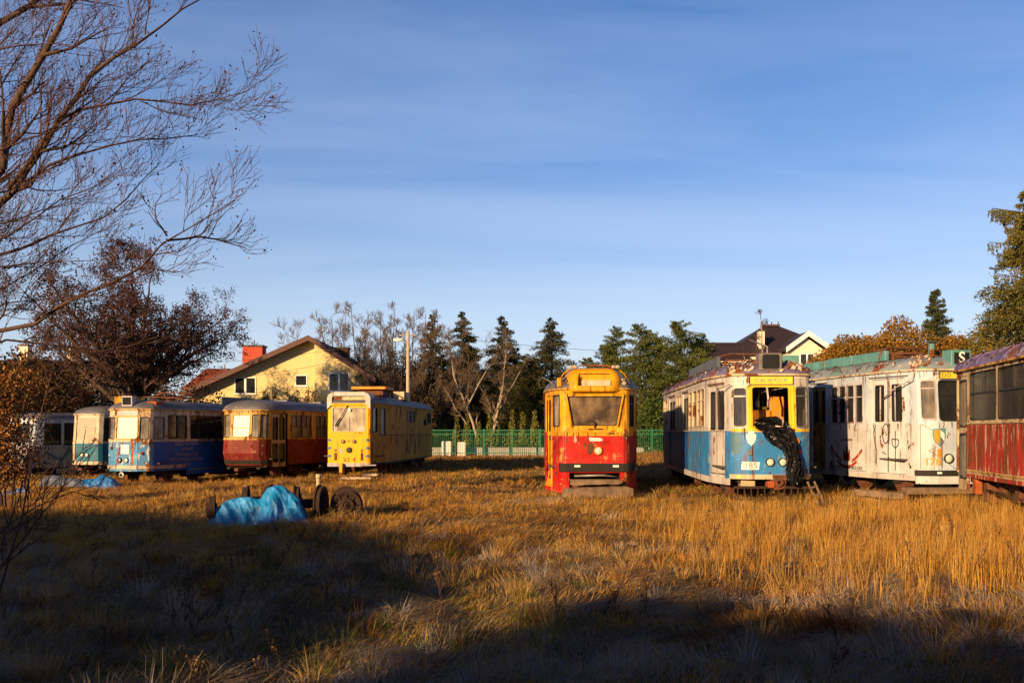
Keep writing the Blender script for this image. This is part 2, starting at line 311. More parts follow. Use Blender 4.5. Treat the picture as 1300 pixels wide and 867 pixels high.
# ------------------------------------------------------------------ tram builder
class Tram:
    """Body = closed plan outline lofted upward. s = distance along the outline from the front centre (+ right side, - left side)."""
    def __init__(t, name, label, F, k, base, half, prof=None, cat='tram', group=None):
        t.root = empty(name, (F[0], F[1], base), -math.atan(k)); tag(t.root, label, cat, group)
        t.pts = [Vector((x, y, 0)) for x, y in half]; t.S = [0.0]
        for a, b in zip(t.pts, t.pts[1:]): t.S.append(t.S[-1]+(b-a).length)
        t.nrm = []
        n = len(t.pts)
        def sn(i): d = (t.pts[i+1]-t.pts[i]).normalized(); return Vector((d.y, -d.x, 0))
        for i in range(n):
            if i == 0: t.nrm.append(Vector((0, -1, 0)))
            elif i == n-1: t.nrm.append(Vector((0, 1, 0)))
            else:
                q = sn(i-1)+sn(i); q.normalize(); q /= max(.5, q.dot(sn(i))); t.nrm.append(q)
        t.prof = prof; t.hw = max(p.x for p in t.pts); t.len = max(p.y for p in t.pts)
    def sy(t, y):          # s of the straight flank at local y
        for i in range(len(t.pts)-1):
            a, b = t.pts[i], t.pts[i+1]
            if a.y <= y <= b.y and b.y > a.y: return t.S[i]+(t.S[i+1]-t.S[i])*(y-a.y)/(b.y-a.y)
    def frame(t, s):
        g = 1 if s >= 0 else -1; q = min(abs(s), t.S[-1])
        for i in range(len(t.pts)-1):
            if q <= t.S[i+1]+1e-9:
                f = (q-t.S[i])/(t.S[i+1]-t.S[i]); p = t.pts[i].lerp(t.pts[i+1], f); n = t.nrm[i].lerp(t.nrm[i+1], f); break
        return Vector((g*p.x, p.y, 0)), Vector((g*n.x, n.y, 0))
    def P(t, s, z, off=0.0):
        p, n = t.frame(s); p = p+n*off; p.z = z
        if t.prof:
            wgt = max(0.0, 1-p.y/1.3); zs = t.prof
            for (z0, d0), (z1, d1) in zip(zs, zs[1:]):
                if z0 <= z <= z1: p.y += wgt*(d0+(d1-d0)*(z-z0)/(z1-z0)); break
            else: p.y += wgt*(zs[0][1] if z < zs[0][0] else zs[-1][1])
        return p
    def outline(t, w):
        s0, s1, z0, z1 = w['r4']; tp = w.get('taper', 0); r = w.get('rad', .06); out = []
        cs = [(s0+tp, z0), (s1-tp, z0), (s1, z1), (s0, z1)]
        for i in range(4):
            a = Vector(cs[i]); p = Vector(cs[i-1]); q = Vector(cs[(i+1) % 4]); u = a+(p-a).normalized()*r; v = a+(q-a).normalized()*r
            for j in range(5):
                f = j/4; out.append(((1-f)**2*u+2*f*(1-f)*a+f*f*v))
        return out, [(s0, z0), (s1, z0), (s1, z1), (s0, z1)]
    def skin(t, name, s0, s1, z0, z1, mats, matfn, wins, cuts=(), off=0.0, thick=.04, parent=None, zl=(), edges=True):
        """wall sheet with real openings; its windows become parts"""
        mb = MB(); eps = 1e-4
        brk = {s0, s1}
        for q in t.S:
            for g in (q, -q):
                if s0 < g < s1: brk.add(g)
        rects = [w['r4'] for w in wins]+list(cuts)
        for a, b, c, d in rects:
            for g in (a, b):
                if s0 < g < s1: brk.add(g)
        def uniq(x):
            x = sorted(x); o = [x[0]]
            for q in x[1:]:
                if q-o[-1] > 1e-3: o.append(q)
            return o
        ss = uniq(brk); zs = {z0, z1} | {q for q in zl if z0 < q < z1}
        for a, b, c, d in rects:
            for g in (c, d):
                if z0 < g < z1: zs.add(g)
        if t.prof: zs |= {q for q, _ in t.prof if z0 < q < z1}
        zs = uniq(zs)
        def solid(i, j):
            if i < 0 or j < 0 or i >= len(ss)-1 or j >= len(zs)-1: return False
            cs = (ss[i]+ss[i+1])/2; cz = (zs[j]+zs[j+1])/2
            return not any(a < cs < b and c < cz < d for a, b, c, d in rects)
        for i in range(len(ss)-1):
            for j in range(len(zs)-1):
                if not solid(i, j): continue
                a, b, c, d = ss[i], ss[i+1], zs[j], zs[j+1]; m = matfn((a+b)/2, (c+d)/2)
                mb.face([t.P(a, c, off), t.P(b, c, off), t.P(b, d, off), t.P(a, d, off)], m)
                if thick:
                    o2 = off-thick
                    mb.face([t.P(a, d, o2), t.P(b, d, o2), t.P(b, c, o2), t.P(a, c, o2)], m)
                    if edges:
                        if not solid(i-1, j): mb.face([t.P(a, c, off), t.P(a, d, off), t.P(a, d, o2), t.P(a, c, o2)], m)
                        if not solid(i+1, j): mb.face([t.P(b, d, off), t.P(b, c, off), t.P(b, c, o2), t.P(b, d, o2)], m)
                        if not solid(i, j-1): mb.face([t.P(b, c, off), t.P(a, c, off), t.P(a, c, o2), t.P(b, c, o2)], m)
                        if not solid(i, j+1): mb.face([t.P(a, d, off), t.P(b, d, off), t.P(b, d, o2), t.P(a, d, o2)], m)
        for w in wins:      # rounded corner fillets between opening and wall
            ol, cs = t.outline(w); m = w.get('fm', matfn((w['r4'][0]+w['r4'][1])/2, w['r4'][3]+.02))
            n = len(ol)
            for i in range(n):
                k = i//5; a = ol[i]; b = ol[(i+1) % n]
                if i % 5 < 4: mb.face([t.P(cs[k][0], cs[k][1], off-.002), t.P(b.x, b.y, off-.002), t.P(a.x, a.y, off-.002)], m)
                else:
                    k2 = (k+1) % 4
                    for pc in t.pieces([cs[k], cs[k2], (b.x, b.y), (a.x, a.y)]): mb.face([t.P(x_, z_, off-.002) for x_, z_ in pc], m)
        o = mb.build(name, [M[x] for x in mats], parent or t.root)
        for w in wins: t.window(w, off, parent=(o if parent is not None or w.get('sub') else t.root), sub=w.get('sub'))
        return o
    def window(t, w, off, parent, sub=False):
        ol, cs = t.outline(w); c = sum(ol, Vector((0, 0)))/len(ol); s0, s1, z0, z1 = w['r4']
        gm = w.get('glass', 'glass'); fw = w.get('fw', .018); fmat = w.get('frame', 'black')
        win = None
        def scl(d): return [p+(p-c).normalized()*d for p in ol]
        if gm:
            mb = MB(); q = off-.025; n = len(ol)
            for pc in t.pieces([(a.x, a.y) for a in ol]): mb.face([t.P(x_, z_, q) for x_, z_ in pc], 0)
            win = mb.build('pane' if sub else 'window', M[gm], parent)
        mb = MB(); A = scl(fw); B = scl(-fw*.6); n = len(ol)
        for i in range(n):
            j = (i+1) % n
            a0, a1, b0, b1 = A[i], A[j], B[i], B[j]
            mb.face([t.P(a0.x, a0.y, off+.014), t.P(a1.x, a1.y, off+.014), t.P(b1.x, b1.y, off+.014), t.P(b0.x, b0.y, off+.014)])
            mb.face([t.P(a0.x, a0.y, off-.003), t.P(a1.x, a1.y, off-.003), t.P(a1.x, a1.y, off+.014), t.P(a0.x, a0.y, off+.014)])
            mb.face([t.P(b0.x, b0.y, off+.014), t.P(b1.x, b1.y, off+.014), t.P(b1.x, b1.y, off-.035), t.P(b0.x, b0.y, off-.035)])
        def bar(a, b, c_, d):
            o1, o2 = off+.004, off-.032
            P = [t.P(x, z, o) for o in (o1, o2) for x, z in ((a, c_), (b, c_), (b, d), (a, d))]
            for f in ((0, 1, 2, 3), (7, 6, 5, 4), (0, 4, 5, 1), (2, 6, 7, 3), (0, 3, 7, 4), (1, 5, 6, 2)): mb.face([P[i] for i in f])
        for hz in w.get('hbar', ()): z = z0+(z1-z0)*hz; bar(s0+.01, s1-.01, z-.014, z+.014)
        for vz in w.get('vbar', ()):
            s = s0+(s1-s0)*vz[0]; lo, hi = vz[1], vz[2]; bar(s-.014, s+.014, z0+(z1-z0)*lo+.005, z0+(z1-z0)*hi-.005)
        mb.build('window_frame' if (sub or not win) else 'frame', M[fmat], parent if (sub or not win) else win)
        return win
    def strip(t, name, s0, s1, z0, z1, depth, mat, parent=None, off=0.0, n=None):
        """a moulding, bumper or gutter that follows the outline"""
        q = [s0]+sorted(g for b in t.S for g in {b, -b} if s0 < g < s1)+[s1]; mb = MB()
        for a, b in zip(q, q[1:]):
            if b-a < 1e-4: continue
            o1, o0 = off+depth, off
            mb.face([t.P(a, z0, o1), t.P(b, z0, o1), t.P(b, z1, o1), t.P(a, z1, o1)])
            mb.face([t.P(a, z1, o1), t.P(b, z1, o1), t.P(b, z1, o0), t.P(a, z1, o0)])
            mb.face([t.P(a, z0, o0), t.P(b, z0, o0), t.P(b, z0, o1), t.P(a, z0, o1)])
        for a in (s0, s1): mb.face([t.P(a, z0, off), t.P(a, z0, off+depth), t.P(a, z1, off+depth), t.P(a, z1, off)])
        return mb.build(name, M[mat], parent or t.root)
    def roof(t, ze, h, mat, over=.035, n=9, pw=.75, lip='cream', name='roof', yc=None, cut=1.0, drop=None, flakes=0):
        ring = [(g, i) for i in range(len(t.pts)) for g in (1,)]+[]
        sq = [s for s in t.S]; full = sq+[-s for s in sq[-2:0:-1]]
        # finer sampling along the outline
        fine = []
        for a, b in zip(sq, sq[1:]):
            k = max(1, int((b-a)/.5)); fine += [a+(b-a)*i/k for i in range(k)]
        fine.append(sq[-1]); full = fine+[-s for s in fine[-2:0:-1]]
        mb = MB(); y0 = t.len/2; rows = []
        for r in range(n+1):
            ph = R(90)*r/n; cx = math.cos(ph)**pw; ins = t.hw*(1-math.cos(ph))*cut; z = ze+h*math.sin(ph)
            row = []
            for s in full:
                p = t.P(s, ze, over); p.x *= cx if r < n else .02
                yy = p.y-y0; p.y = y0+yy*(1-ins/(t.len/2)); p.z = z; row.append(p)
            rows.append(row)
        b0 = len(mb.v)
        for row in rows: mb.v += [tuple(p) for p in row]
        m = len(full)
        for r in range(n):
            for i in range(m):
                j = (i+1) % m; mb.f.append((b0+r*m+i, b0+r*m+j, b0+(r+1)*m+j, b0+(r+1)*m+i)); mb.m.append(0); mb.sm.append(True)
        o = mb.build(name, M[mat], t.root)
        g = MB()
        for i in range(m):
            a, b = full[i], full[(i+1) % m]
            if abs(a-b) > 2: b = abs(b)*(1 if a > 0 else -1) if abs(abs(a)-abs(b)) < 2 else b
            p = [t.P(a, ze-.03, 0), t.P(b, ze-.03, 0), t.P(b, ze-.03, over+.015), t.P(a, ze-.03, over+.015), t.P(a, ze+.012, over+.015), t.P(b, ze+.012, over+.015), t.P(b, ze+.012, 0), t.P(a, ze+.012, 0)]
            g.face(p[:4]); g.face([p[3], p[2], p[5], p[4]]); g.face(p[4:])
        g.build('gutter', M[lip], o)
        if flakes:
            rr = random.Random(int(t.len*37)); fb = MB(); nf = len(rows[0])
            for _ in range(flakes):
                r = rr.randrange(1, n-1); i = rr.randrange(nf); a = Vector(rows[r][i]); b = Vector(rows[r][(i+1) % nf]); c = Vector(rows[r+1][i]); p = a.lerp(b, rr.random()).lerp(c, rr.random()); sz = rr.uniform(.02, .07)
                u_ = (b-a).normalized(); v_ = (c-a).normalized(); nn_ = u_.cross(v_); nn_ = nn_ if nn_.z > 0 else -nn_; p = p+nn_*rr.uniform(.004, .02)
                fb.face([p-u_*sz, p-v_*sz*.7+nn_*rr.uniform(0, .02), p+u_*sz*.8+nn_*rr.uniform(.0, .05), p+v_*sz+nn_*rr.uniform(0, .06)], rr.randrange(2))
            fo = fb.build('loose_paint_flakes', [M['flake'], M['leaf_litter']], o); fo['kind'] = 'stuff'
        return o
    def box(t, name, x0, x1, y0, y1, z0, z1, mat, parent=None):
        mb = MB(); b = min(.015, (x1-x0)*.2, (y1-y0)*.2, (z1-z0)*.2)
        # chamfered box
        import itertools
        xs = (x0, x0+b, x1-b, x1); ys = (y0, y0+b, y1-b, y1); zs = (z0, z0+b, z1-b, z1)
        def q(*p): mb.face(p)
        X0, X1, X2, X3 = xs; Y0, Y1, Y2, Y3 = ys; Z0, Z1, Z2, Z3 = zs
        q((X1, Y1, Z0), (X1, Y2, Z0), (X2, Y2, Z0), (X2, Y1, Z0)); q((X1, Y1, Z3), (X2, Y1, Z3), (X2, Y2, Z3), (X1, Y2, Z3))
        q((X1, Y0, Z1), (X2, Y0, Z1), (X2, Y0, Z2), (X1, Y0, Z2)); q((X1, Y3, Z1), (X1, Y3, Z2), (X2, Y3, Z2), (X2, Y3, Z1))
        q((X0, Y1, Z1), (X0, Y1, Z2), (X0, Y2, Z2), (X0, Y2, Z1)); q((X3, Y1, Z1), (X3, Y2, Z1), (X3, Y2, Z2), (X3, Y1, Z2))
        for (za, zb) in ((Z0, Z1), (Z3, Z2)):
            q((X1, Y1, za), (X2, Y1, za), (X2, Y0, zb), (X1, Y0, zb)); q((X1, Y2, za), (X2, Y2, za), (X2, Y3, zb), (X1, Y3, zb))
            q((X1, Y1, za), (X1, Y2, za), (X0, Y2, zb), (X0, Y1, zb)); q((X2, Y1, za), (X2, Y2, za), (X3, Y2, zb), (X3, Y1, zb))
            for xa, xb in ((X1, X0), (X2, X3)):
                for ya, yb in ((Y1, Y0), (Y2, Y3)): q((xa, ya, za), (xb, ya, zb), (xa, yb, zb))
        for xa, xb in ((X1, X0), (X2, X3)):
            for ya, yb in ((Y1, Y0), (Y2, Y3)): q((xb, ya, Z1), (xb, ya, Z2), (xa, yb, Z2), (xa, yb, Z1))
        return mb.build(name, M[mat], parent or t.root)
    def tube(t, name, pts, r, mat, n=8, parent=None):
        mb = MB(); mb.tube(pts, r, n); return mb.build(name, M[mat], parent or t.root)
    def pieces(t, poly):
        """cut a flat (s,z) outline wherever the body plan bends, so that it hugs the sheet metal"""
        lo = min(p[0] for p in poly); hi = max(p[0] for p in poly); q = [lo]+sorted(g for b in t.S for g in {b, -b} if lo+1e-4 < g < hi-1e-4)+[hi]; out = []
        def clip(P, x, sgn):
            o = []
            for i in range(len(P)):
                a, b = P[i], P[(i+1) % len(P)]; da, db = (a[0]-x)*sgn, (b[0]-x)*sgn
                if da >= 0: o.append(a)
                if (da > 0 > db) or (da < 0 < db): f = da/(da-db); o.append((x, a[1]+(b[1]-a[1])*f))
            return o
        for a, b in zip(q, q[1:]):
            r = clip(clip(list(poly), a, 1), b, -1)
            if len(r) > 2: out.append(r)
        return out
    def decal(t, name, poly, off, mat, parent=None, sub=True):
        mb = MB()
        for pc in t.pieces([tuple(p) for p in poly]): mb.face([t.P(s, z, off) for s, z in pc])
        return mb.build(name, M[mat], parent or t.root)
    def line(t, name, lines, wd, off, mat, parent=None):
        """painted strokes: each a polyline in (s,z)"""
        mb = MB()
        for ln in lines:
            fine = []
            for (a, b), (c, d) in zip(ln, ln[1:]):
                k_ = max(1, int(abs(c-a)/.08)); fine += [(a+(c-a)*i/k_, b+(d-b)*i/k_) for i in range(k_)]
            ln = fine+[ln[-1]]
            for (a, b), (c, d) in zip(ln, ln[1:]):
                L_ = math.hypot(c-a, d-b)+1e-6; nx, nz_ = -(d-b)/L_*wd/2, (c-a)/L_*wd/2
                mb.face([t.P(a+nx, b+nz_, off), t.P(a-nx, b-nz_, off), t.P(c-nx, d-nz_, off), t.P(c+nx, d+nz_, off)])
        return mb.build(name, M[mat], parent or t.root)
    def text(t, name, body, s, z, size, off, mat, parent=None, sx=1.0, bold=0.0):
        cu = bpy.data.curves.new('lettering', 'FONT'); cu.body = body; cu.size = size; cu.align_x = 'CENTER'; cu.align_y = 'CENTER'; cu.offset = bold; cu.resolution_u = 3
        tmp = bpy.data.objects.new('tmp', cu); C.objects.link(tmp)
        me = bpy.data.meshes.new_from_object(tmp.evaluated_get(bpy.context.evaluated_depsgraph_get())); bpy.data.objects.remove(tmp)
        for v in me.vertices: v.co = t.P(s+v.co.x*sx, z+v.co.y, off)
        me.materials.clear(); me.materials.append(M[mat]); o = bpy.data.objects.new(name, me); C.objects.link(o); o.parent = parent or t.root; return o
    def stains(t, spots, seed=1):
        """tapered rust runs below gutters, sills and seams: (s0, s1, z, count, longest)"""
        rr = random.Random(seed); mb = MB()
        for s0, s1, z, n, lm in spots:
            for _ in range(n):
                s = rr.uniform(s0, s1); w_ = rr.uniform(.012, .045); l = lm*rr.uniform(.25, 1)
                pl = [(s-w_/2, z), (s+w_/2, z), (s+w_*.45, z-l*.4), (s+w_*.15, z-l), (s-w_*.1, z-l*.95), (s-w_*.35, z-l*.5)]
                for pc in t.pieces(pl): mb.face([t.P(x_, z_, .0035) for x_, z_ in pc])
        o = mb.build('rust_runs', M['stain'], t.root); o['kind'] = 'stuff'; return o
    def rivets(t, rows, r=.009, step=.11, mat='yellow_front', off=0):
        mb = MB()
        for s0, z0, s1, z1 in rows:
            n = max(1, int(math.hypot(s1-s0, z1-z0)/step))
            for i in range(n+1):
                s = s0+(s1-s0)*i/n; z = z0+(z1-z0)*i/n; o = t.P(s, z, off); nn = t.frame(s)[1].normalized(); mb.lathe([(r, 0), (r*.8, r*.5), (0, r*.8)], o, nn, 6)
        return mb.build('rivets', M[mat], t.root)
    def lamp(t, name, s, z, r, lens='lampglass', rim='black', depth=.05, parent=None):
        p, n = t.frame(s); o = t.P(s, z, 0); n = n.normalized()
        mb = MB(); mb.lathe([(r*1.22, -.01), (r*1.22, depth*.8), (r*1.1, depth), (r, depth), (r*.96, depth*.5)], o, n, 20); a = mb.build(name, M[rim], parent or t.root)
        mb = MB(); mb.lathe([(r, depth*.55), (r*.9, depth*.72), (r*.6, depth*.9), (r*.25, depth), (0, depth*1.02)], o, n, 20, smooth=True)
        mb.build('lens', M[lens], a); return a
    def bogie(t, y, zc=.33, wb=1.7, hw=.72, mat='under', vis=True):
        b = t.box('bogie', -hw-.12, hw+.12, y-wb/2-.25, y+wb/2+.25, zc+.02, zc+.14, mat)
        for sx in (-1, 1):
            for dy_ in (-wb/2, wb/2):
                mb = MB(); mb.lathe([(.08, -.07), (.1, .07), (.28, .06), (.29, .02), (.33, .02), (.33, -.05), (.36, -.05), (.36, -.08), (.1, -.08)], (sx*hw, y+dy_, zc+.02), (sx, 0, 0), 24)
                mb.build('wheel', M['rustm'], b)
                mb = MB(); mb.box(sx*(hw+.1)-.06, sx*(hw+.1)+.06, y+dy_-.12, y+dy_+.12, zc-.1, zc+.14); mb.build('axle_box', M[mat], b)
            mb = MB()
            for q in range(5): mb.lathe([(.07, q*.04), (.085, q*.04+.02), (.07, q*.04+.04)], (sx*(hw+.12), y, zc-.06), (0, 0, 1), 12)
            mb.build('spring', M['rustm'], b)
        return b
    def under(t, z0=.36, z1=.62, hw=None, mat='under'):
        hw = hw or t.hw-.25
        mb = MB(); mb.box(-hw, hw, .35, t.len-.35, z1-.06, z1)
        for x in (-hw*.7, hw*.7): mb.box(x-.06, x+.06, .2, t.len-.2, z0+.06, z1-.065)
        rr = random.Random(int(t.len*100))
        y = 3.2
        while y < t.len-3.5:
            a = rr.uniform(.5, 1.1); x = rr.choice((-1, 1))*rr.uniform(.2, .6); mb.box(x-.3, x+.3, y, y+a, z0-.1, z1-.07); y += a+.3
        mb.build('underframe', M[mat], t.root)
        fl = MB(); fl.box(-t.hw+.09, t.hw-.09, .45, t.len-.4, .72, .76); fl.build('floor_deck', M['inside'], t.root)
    def pantograph(t, y, z, col='rustm', L_=1.5, hw=.62, z2=.16):
        mb = MB(); r = .018
        for x in (-hw, hw):
            mb.tube([(x, y-L_/2, z+.05), (x, y+L_/2, z+.05)], .022)
            mb.tube([(x, y-L_/2+.1, z+.07), (x*.75, y+L_/2-.1, z+z2)], r); mb.tube([(x*.75, y+L_/2-.1, z+z2), (x*.6, y-.1, z+z2+.06)], r)
            for yy in (-.5, .5): mb.lathe([(.035, -.06), (.05, -.03), (.035, 0), (.05, .03), (.035, .06)], (x, y+yy, z), (0, 0, 1), 8)
        for yy in (-L_/2, 0, L_/2): mb.tube([(-hw, y+yy, z+.05), (hw, y+yy, z+.05)], .02)
        mb.tube([(-hw*.75, y+L_/2-.1, z+z2), (hw*.75, y+L_/2-.1, z+z2)], r)
        o = mb.build('pantograph', M[col], t.root)
        mb = MB()
        for yy in (-.16, 0.02): mb.tube([(-hw-.2, y+yy, z+z2), (-hw*.8, y+yy, z+z2+.08), (hw*.8, y+yy, z+z2+.08), (hw+.2, y+yy, z+z2)], .02)
        mb.build('contact_bow', M[col], o); return o
def winrow(t, side, y0, y1, n, z0, z1, gap=.05, **kw):
    """n windows along a flank between y0 and y1"""
    a, b = t.sy(y0), t.sy(y1); wd = (b-a-gap*(n-1))/n; o = []
    for i in range(n):
        p = a+i*(wd+gap); q = p+wd; r4 = (-q, -p, z0, z1) if side < 0 else (p, q, z0, z1); o.append(dict(r4=r4, **kw))
    return o
GLASSES = ['glass', 'glass_dark']
TR = 'derelict trams parked in the field'
def duw_half(L_): return [(0, 0), (.47, 0), (.62, .045), (.76, .12), (.82, .18), (.85, .27), (.97, .8), (1.06, 1.3), (1.11, 1.8), (1.13, 2.5), (1.13, L_-1.6), (1.05, L_-.7), (.8, L_-.15), (.6, L_), (0, L_)]

# ------------------------------------------------------------------ tram 185
def tram185():
    t = Tram('articulated_tram', 'blue and white tram numbered 185 with smashed windscreen spilling black plastic sheet', (5.48, 21.0), .0506, .10, duw_half(12.8), group=TR, prof=[(.5, .0), (1.55, 0), (2.75, .12)])
    rnd = random.Random(5)
    sy = t.sy; ze = 2.72
    ws = []
    for g in (-1, 1):
        a, b = .52, .79
        ws.append(dict(r4=((-b, -a) if g < 0 else (a, b))+(1.60, 2.44), glass='glass', hbar=(.78,), rad=.07, frame='steel', fw=.022))
    ws.append(dict(r4=(-.41, .38, 1.56, 2.46), glass=None, rad=.07, fm=1, frame='yellow_plain', fw=.03))
    for s in (-1, 1):
        ws += winrow(t, s, 2.05, 3.15, 2, 1.62, 2.50, hbar=(.7,), glass='glass_dark', frame='cream'); ws += winrow(t, s, 3.25, 3.98, 1, 1.62, 2.50, glass='glass_dark', hbar=(.7,), frame='cream')
        ws += winrow(t, s, 4.12, 4.75, 1, 1.62, 2.50, glass='glass_dark', hbar=(.7,), frame='cream')
        ws += winrow(t, s, 6.35, 7.5, 2, 1.62, 2.50, glass='glass_dark', hbar=(.7,), frame='cream'); ws += winrow(t, s, 10.0, 11.3, 3, 1.62, 2.50, glass='glass_dark', hbar=(.7,), frame='cream')
    doors = []
    for s in (-1,):
        for a, b in ((.50, 1.58), (4.95, 6.1), (8.0, 9.6)):
            p, q = sy(a), sy(b); doors.append((-q, -p, .36, 2.52))
    cuts = list(doors)
    # tear in the front sheet below the windscreen
    cuts += [(-.47, .47, .30, .50), (.9, sy(1.5), .3, .42), (-sy(2.9), -sy(2.5), .3, .33)]
    def mf(s, z):
        a = abs(s)
        if a > .9: return 3 if z < 1.52 else 0
        if z < .60: return 0
        if z < 1.50: return 2 if s > -.42 else 4
        if z < 1.56: return 1
        return 1 if (a < .50 and z < 2.48) else 0
    t.skin('body', -t.S[-1], t.S[-1], .50, ze, ['white', 'yellow_plain', 'blue', 'blue_side', 'blue'], lambda s, z: (mf(s, z) if abs(s) < .9 or s > 0 else ((3 if s < -sy(5) else 2) if z < 1.52 else 0)), ws, cuts, zl=(.60, 1.50, 1.52, 1.56, 2.48))  # rear left flank takes the blue with shade painted in
    t.strip('side_skirt', -sy(11), -.95, .36, .50, .012, 'white', off=-.02); t.strip('side_skirt', .95, sy(11), .36, .50, .012, 'white', off=-.02)
    for i, (p, q, z0, z1) in enumerate(doors):
        wd = q-p; w2 = []
        for j in range(2):
            a = p+wd*(j*.5+.10); b = p+wd*(j*.5+.41); w2.append(dict(r4=(a, b, 1.55, 2.38), rad=.06, glass='glass_dark' if (i+j) % 2 else 'glass', sub=True, vbar=()))
        d = t.skin('door', p+.008, q-.008, z0+.01, z1-.01, ['white', 'blue_side'], (lambda s, z: 0) if i == 0 else (lambda s, z: 1 if z < 1.52 else 0), w2, off=-.03, thick=.03, zl=(1.52,))
        t.line('door_seam', [[((p+q)/2, z0+.03), ((p+q)/2, z1-.03)], [(p+.06, z0+.22), (p+wd*.45, z0+.22)], [(p+wd*.55, z0+.22), (q-.06, z0+.22)]], .022, -.026, 'black', d)
        t.strip('door_rail', p-.02, q+.02, 2.54, 2.57, .03, 'rustm')
    t.strip('bumper_band', -.9, .9, .50, .60, .03, 'cream')
    t.decal('rust_patch', [(.02, .505), (.38, .505), (.40, .595), (.0, .595)], .0345, 'rustm'); t.decal('yellow_spot', [(-.68+.05*math.cos(a*.6), .55+.04*math.sin(a*.6)) for a in range(10)], .0345, 'amber')
    t.strip('belt_trim', -t.S[-1], -.9, 1.515, 1.535, .012, 'white')
    # yellow window surround, destination blind
    sg = t.skin('destination_sign', -.44, .46, 2.50, 2.68, ['amber'], lambda s, z: 0, [], off=.012, thick=.02)
    t.line('sign_frame', [[(-.44, 2.5), (.46, 2.5), (.46, 2.68), (-.44, 2.68), (-.44, 2.5)]], .018, .018, 'black', sg)
    t.text('lettering', 'SCAL W RUCH', .0, 2.59, .12, .017, 'blue_patch', sg, sx=.85)
    # crest, plate, number, lamps
    t.decal('crest', [(-.53, 1.45), (-.53, 1.36), (-.50, 1.28), (-.43, 1.20), (-.36, 1.28), (-.33, 1.36), (-.33, 1.45), (-.38, 1.47), (-.36, 1.50), (-.43, 1.54), (-.50, 1.50), (-.48, 1.47)], .006, 'signwhite')
    t.decal('blue_patch', [(-.86, 1.49), (-.63, 1.49), (-.63, 1.18), (-.66, 1.06), (-.72, 1.01), (-.80, 1.03), (-.86, 1.12)], .004, 'blue_patch')
    t.box('junction_plate', -.49, -.41, -.03, .02, 1.0, 1.14, 'steel')
    pl = t.decal('number_plate', [(-.64, .70), (-.27, .70), (-.25, .86), (-.62, .87)], .006, 'signwhite'); t.text('number', '185', -.44, .785, .18, .010, 'signblack', pl, sx=1.05, bold=-.002)
    t.lamp('headlight', -.04, .86, .075); t.lamp('headlight', .22, .86, .075)
    t.lamp('turn_signal', .50, 1.30, .06, 'orangelens', 'orange'); t.lamp('tail_light', .55, 1.08, .045, 'redlens', 'redlens')
    # broken windscreen lip, plastic sheet
    t.decal('torn_panel_edge', [(-.42, 1.60), (-.36, 1.57), (.26, 1.22), (.30, 1.26), (-.34, 1.63)], .008, 'orange')
    mb = MB(); rows = []
    cl = [(-.36, 1.66, .08), (-.20, 1.66, .16), (.02, 1.58, .27), (.18, 1.42, .28), (.33, 1.22, .18), (.40, 1.02, .13), (.44, .86, .16), (.47, .68, .19), (.44, .50, .16), (.42, .38, .05)]
    NN = 16
    for i in range(40):
        f = i/39*(len(cl)-1); k = min(int(f), len(cl)-2); f -= k
        c0, c1 = Vector(cl[k]), Vector(cl[k+1]); q = c0.lerp(c1, f)
        tan = (c1-c0); tn = Vector((tan.x, tan.y)).normalized(); nn = Vector((-tn.y, tn.x)); row = []
        for j in range(NN):
            h = (j/(NN-1)-.5)*2; o_ = .05+.10*(1-h*h)+.055*math.sin(j*1.9+i*.55)+.04*math.sin(j*3.7-i*.9+rnd.random()*.9)
            s = q.x+nn.x*h*q.z+rnd.uniform(-.012, .012); z = q.y+nn.y*h*q.z+rnd.uniform(-.012, .012); row.append(t.P(s, z, max(.022, o_)))
        rows.append(row)
    b0 = 0
    for row in rows: mb.v += [tuple(p) for p in row]
    for i in range(39):
        for j in range(NN-1): mb.f.append((i*NN+j, i*NN+j+1, (i+1)*NN+j+1, (i+1)*NN+j)); mb.m.append(0); mb.sm.append(False)
    mm, tt, pp = newmat('black_plastic_sheet'); pp.inputs['Base Color'].default_value = (.012, .012, .014, 1); pp.inputs['Roughness'].default_value = .18
    vv = nd(tt, 'ShaderNodeTexCoord').outputs['Object']; bump(tt, pp, noise(tt, vv, 14, 6), .9, .03); M['plastic'] = mm
    sh = mb.build('plastic_sheet', mm, t.root); md = sh.modifiers.new('thick', 'SOLIDIFY'); md.thickness = .004
    tag(sh, 'torn black plastic sheet hanging out of the smashed windscreen')
    t.tube('loose_strip', [t.P(.12, 1.9, -.05), t.P(.20, 1.72, .16), t.P(.16, 1.60, .22), t.P(.03, 1.62, .22)], .018, 'cream')
    t.tube('loose_strip', [t.P(-.08, 2.44, -.02), t.P(-.06, 2.2, .01), t.P(-.07, 2.02, .0)], .022, 'cream')
    # interior seen through the hole
    t.box('driver_seat', .14, .42, .75, .85, 1.5, 2.28, 'orange'); t.box('dashboard', -.7, .7, .30, .62, 1.05, 1.66, 'orange')
    t.box('cab_board', -.36, .12, .70, .74, 1.5, 1.97, 'orange'); t.box('cab_board', .02, .40, 1.1, 1.14, 1.4, 2.05, 'yellow_plain'); t.box('control_cabinet', -.60, -.22, .8, 1.2, .78, 1.9, 'steel')
    t.tube('hanging_cable', [(-.2, .5, 2.6), (-.16, .52, 2.3), (-.24, .5, 2.1), (-.14, .48, 1.9)], .012, 'cream'); t.tube('cab_pillar', [(.16, .9, .8), (.16, .9, 2.6)], .025, 'cream'); t.tube('cab_pillar', [(-.08, 1.0, .8), (-.08, 1.0, 2.6)], .022, 'steel')
    t.box('partition', -.95, .1, 1.60, 1.64, .77, 2.5, 'inside')
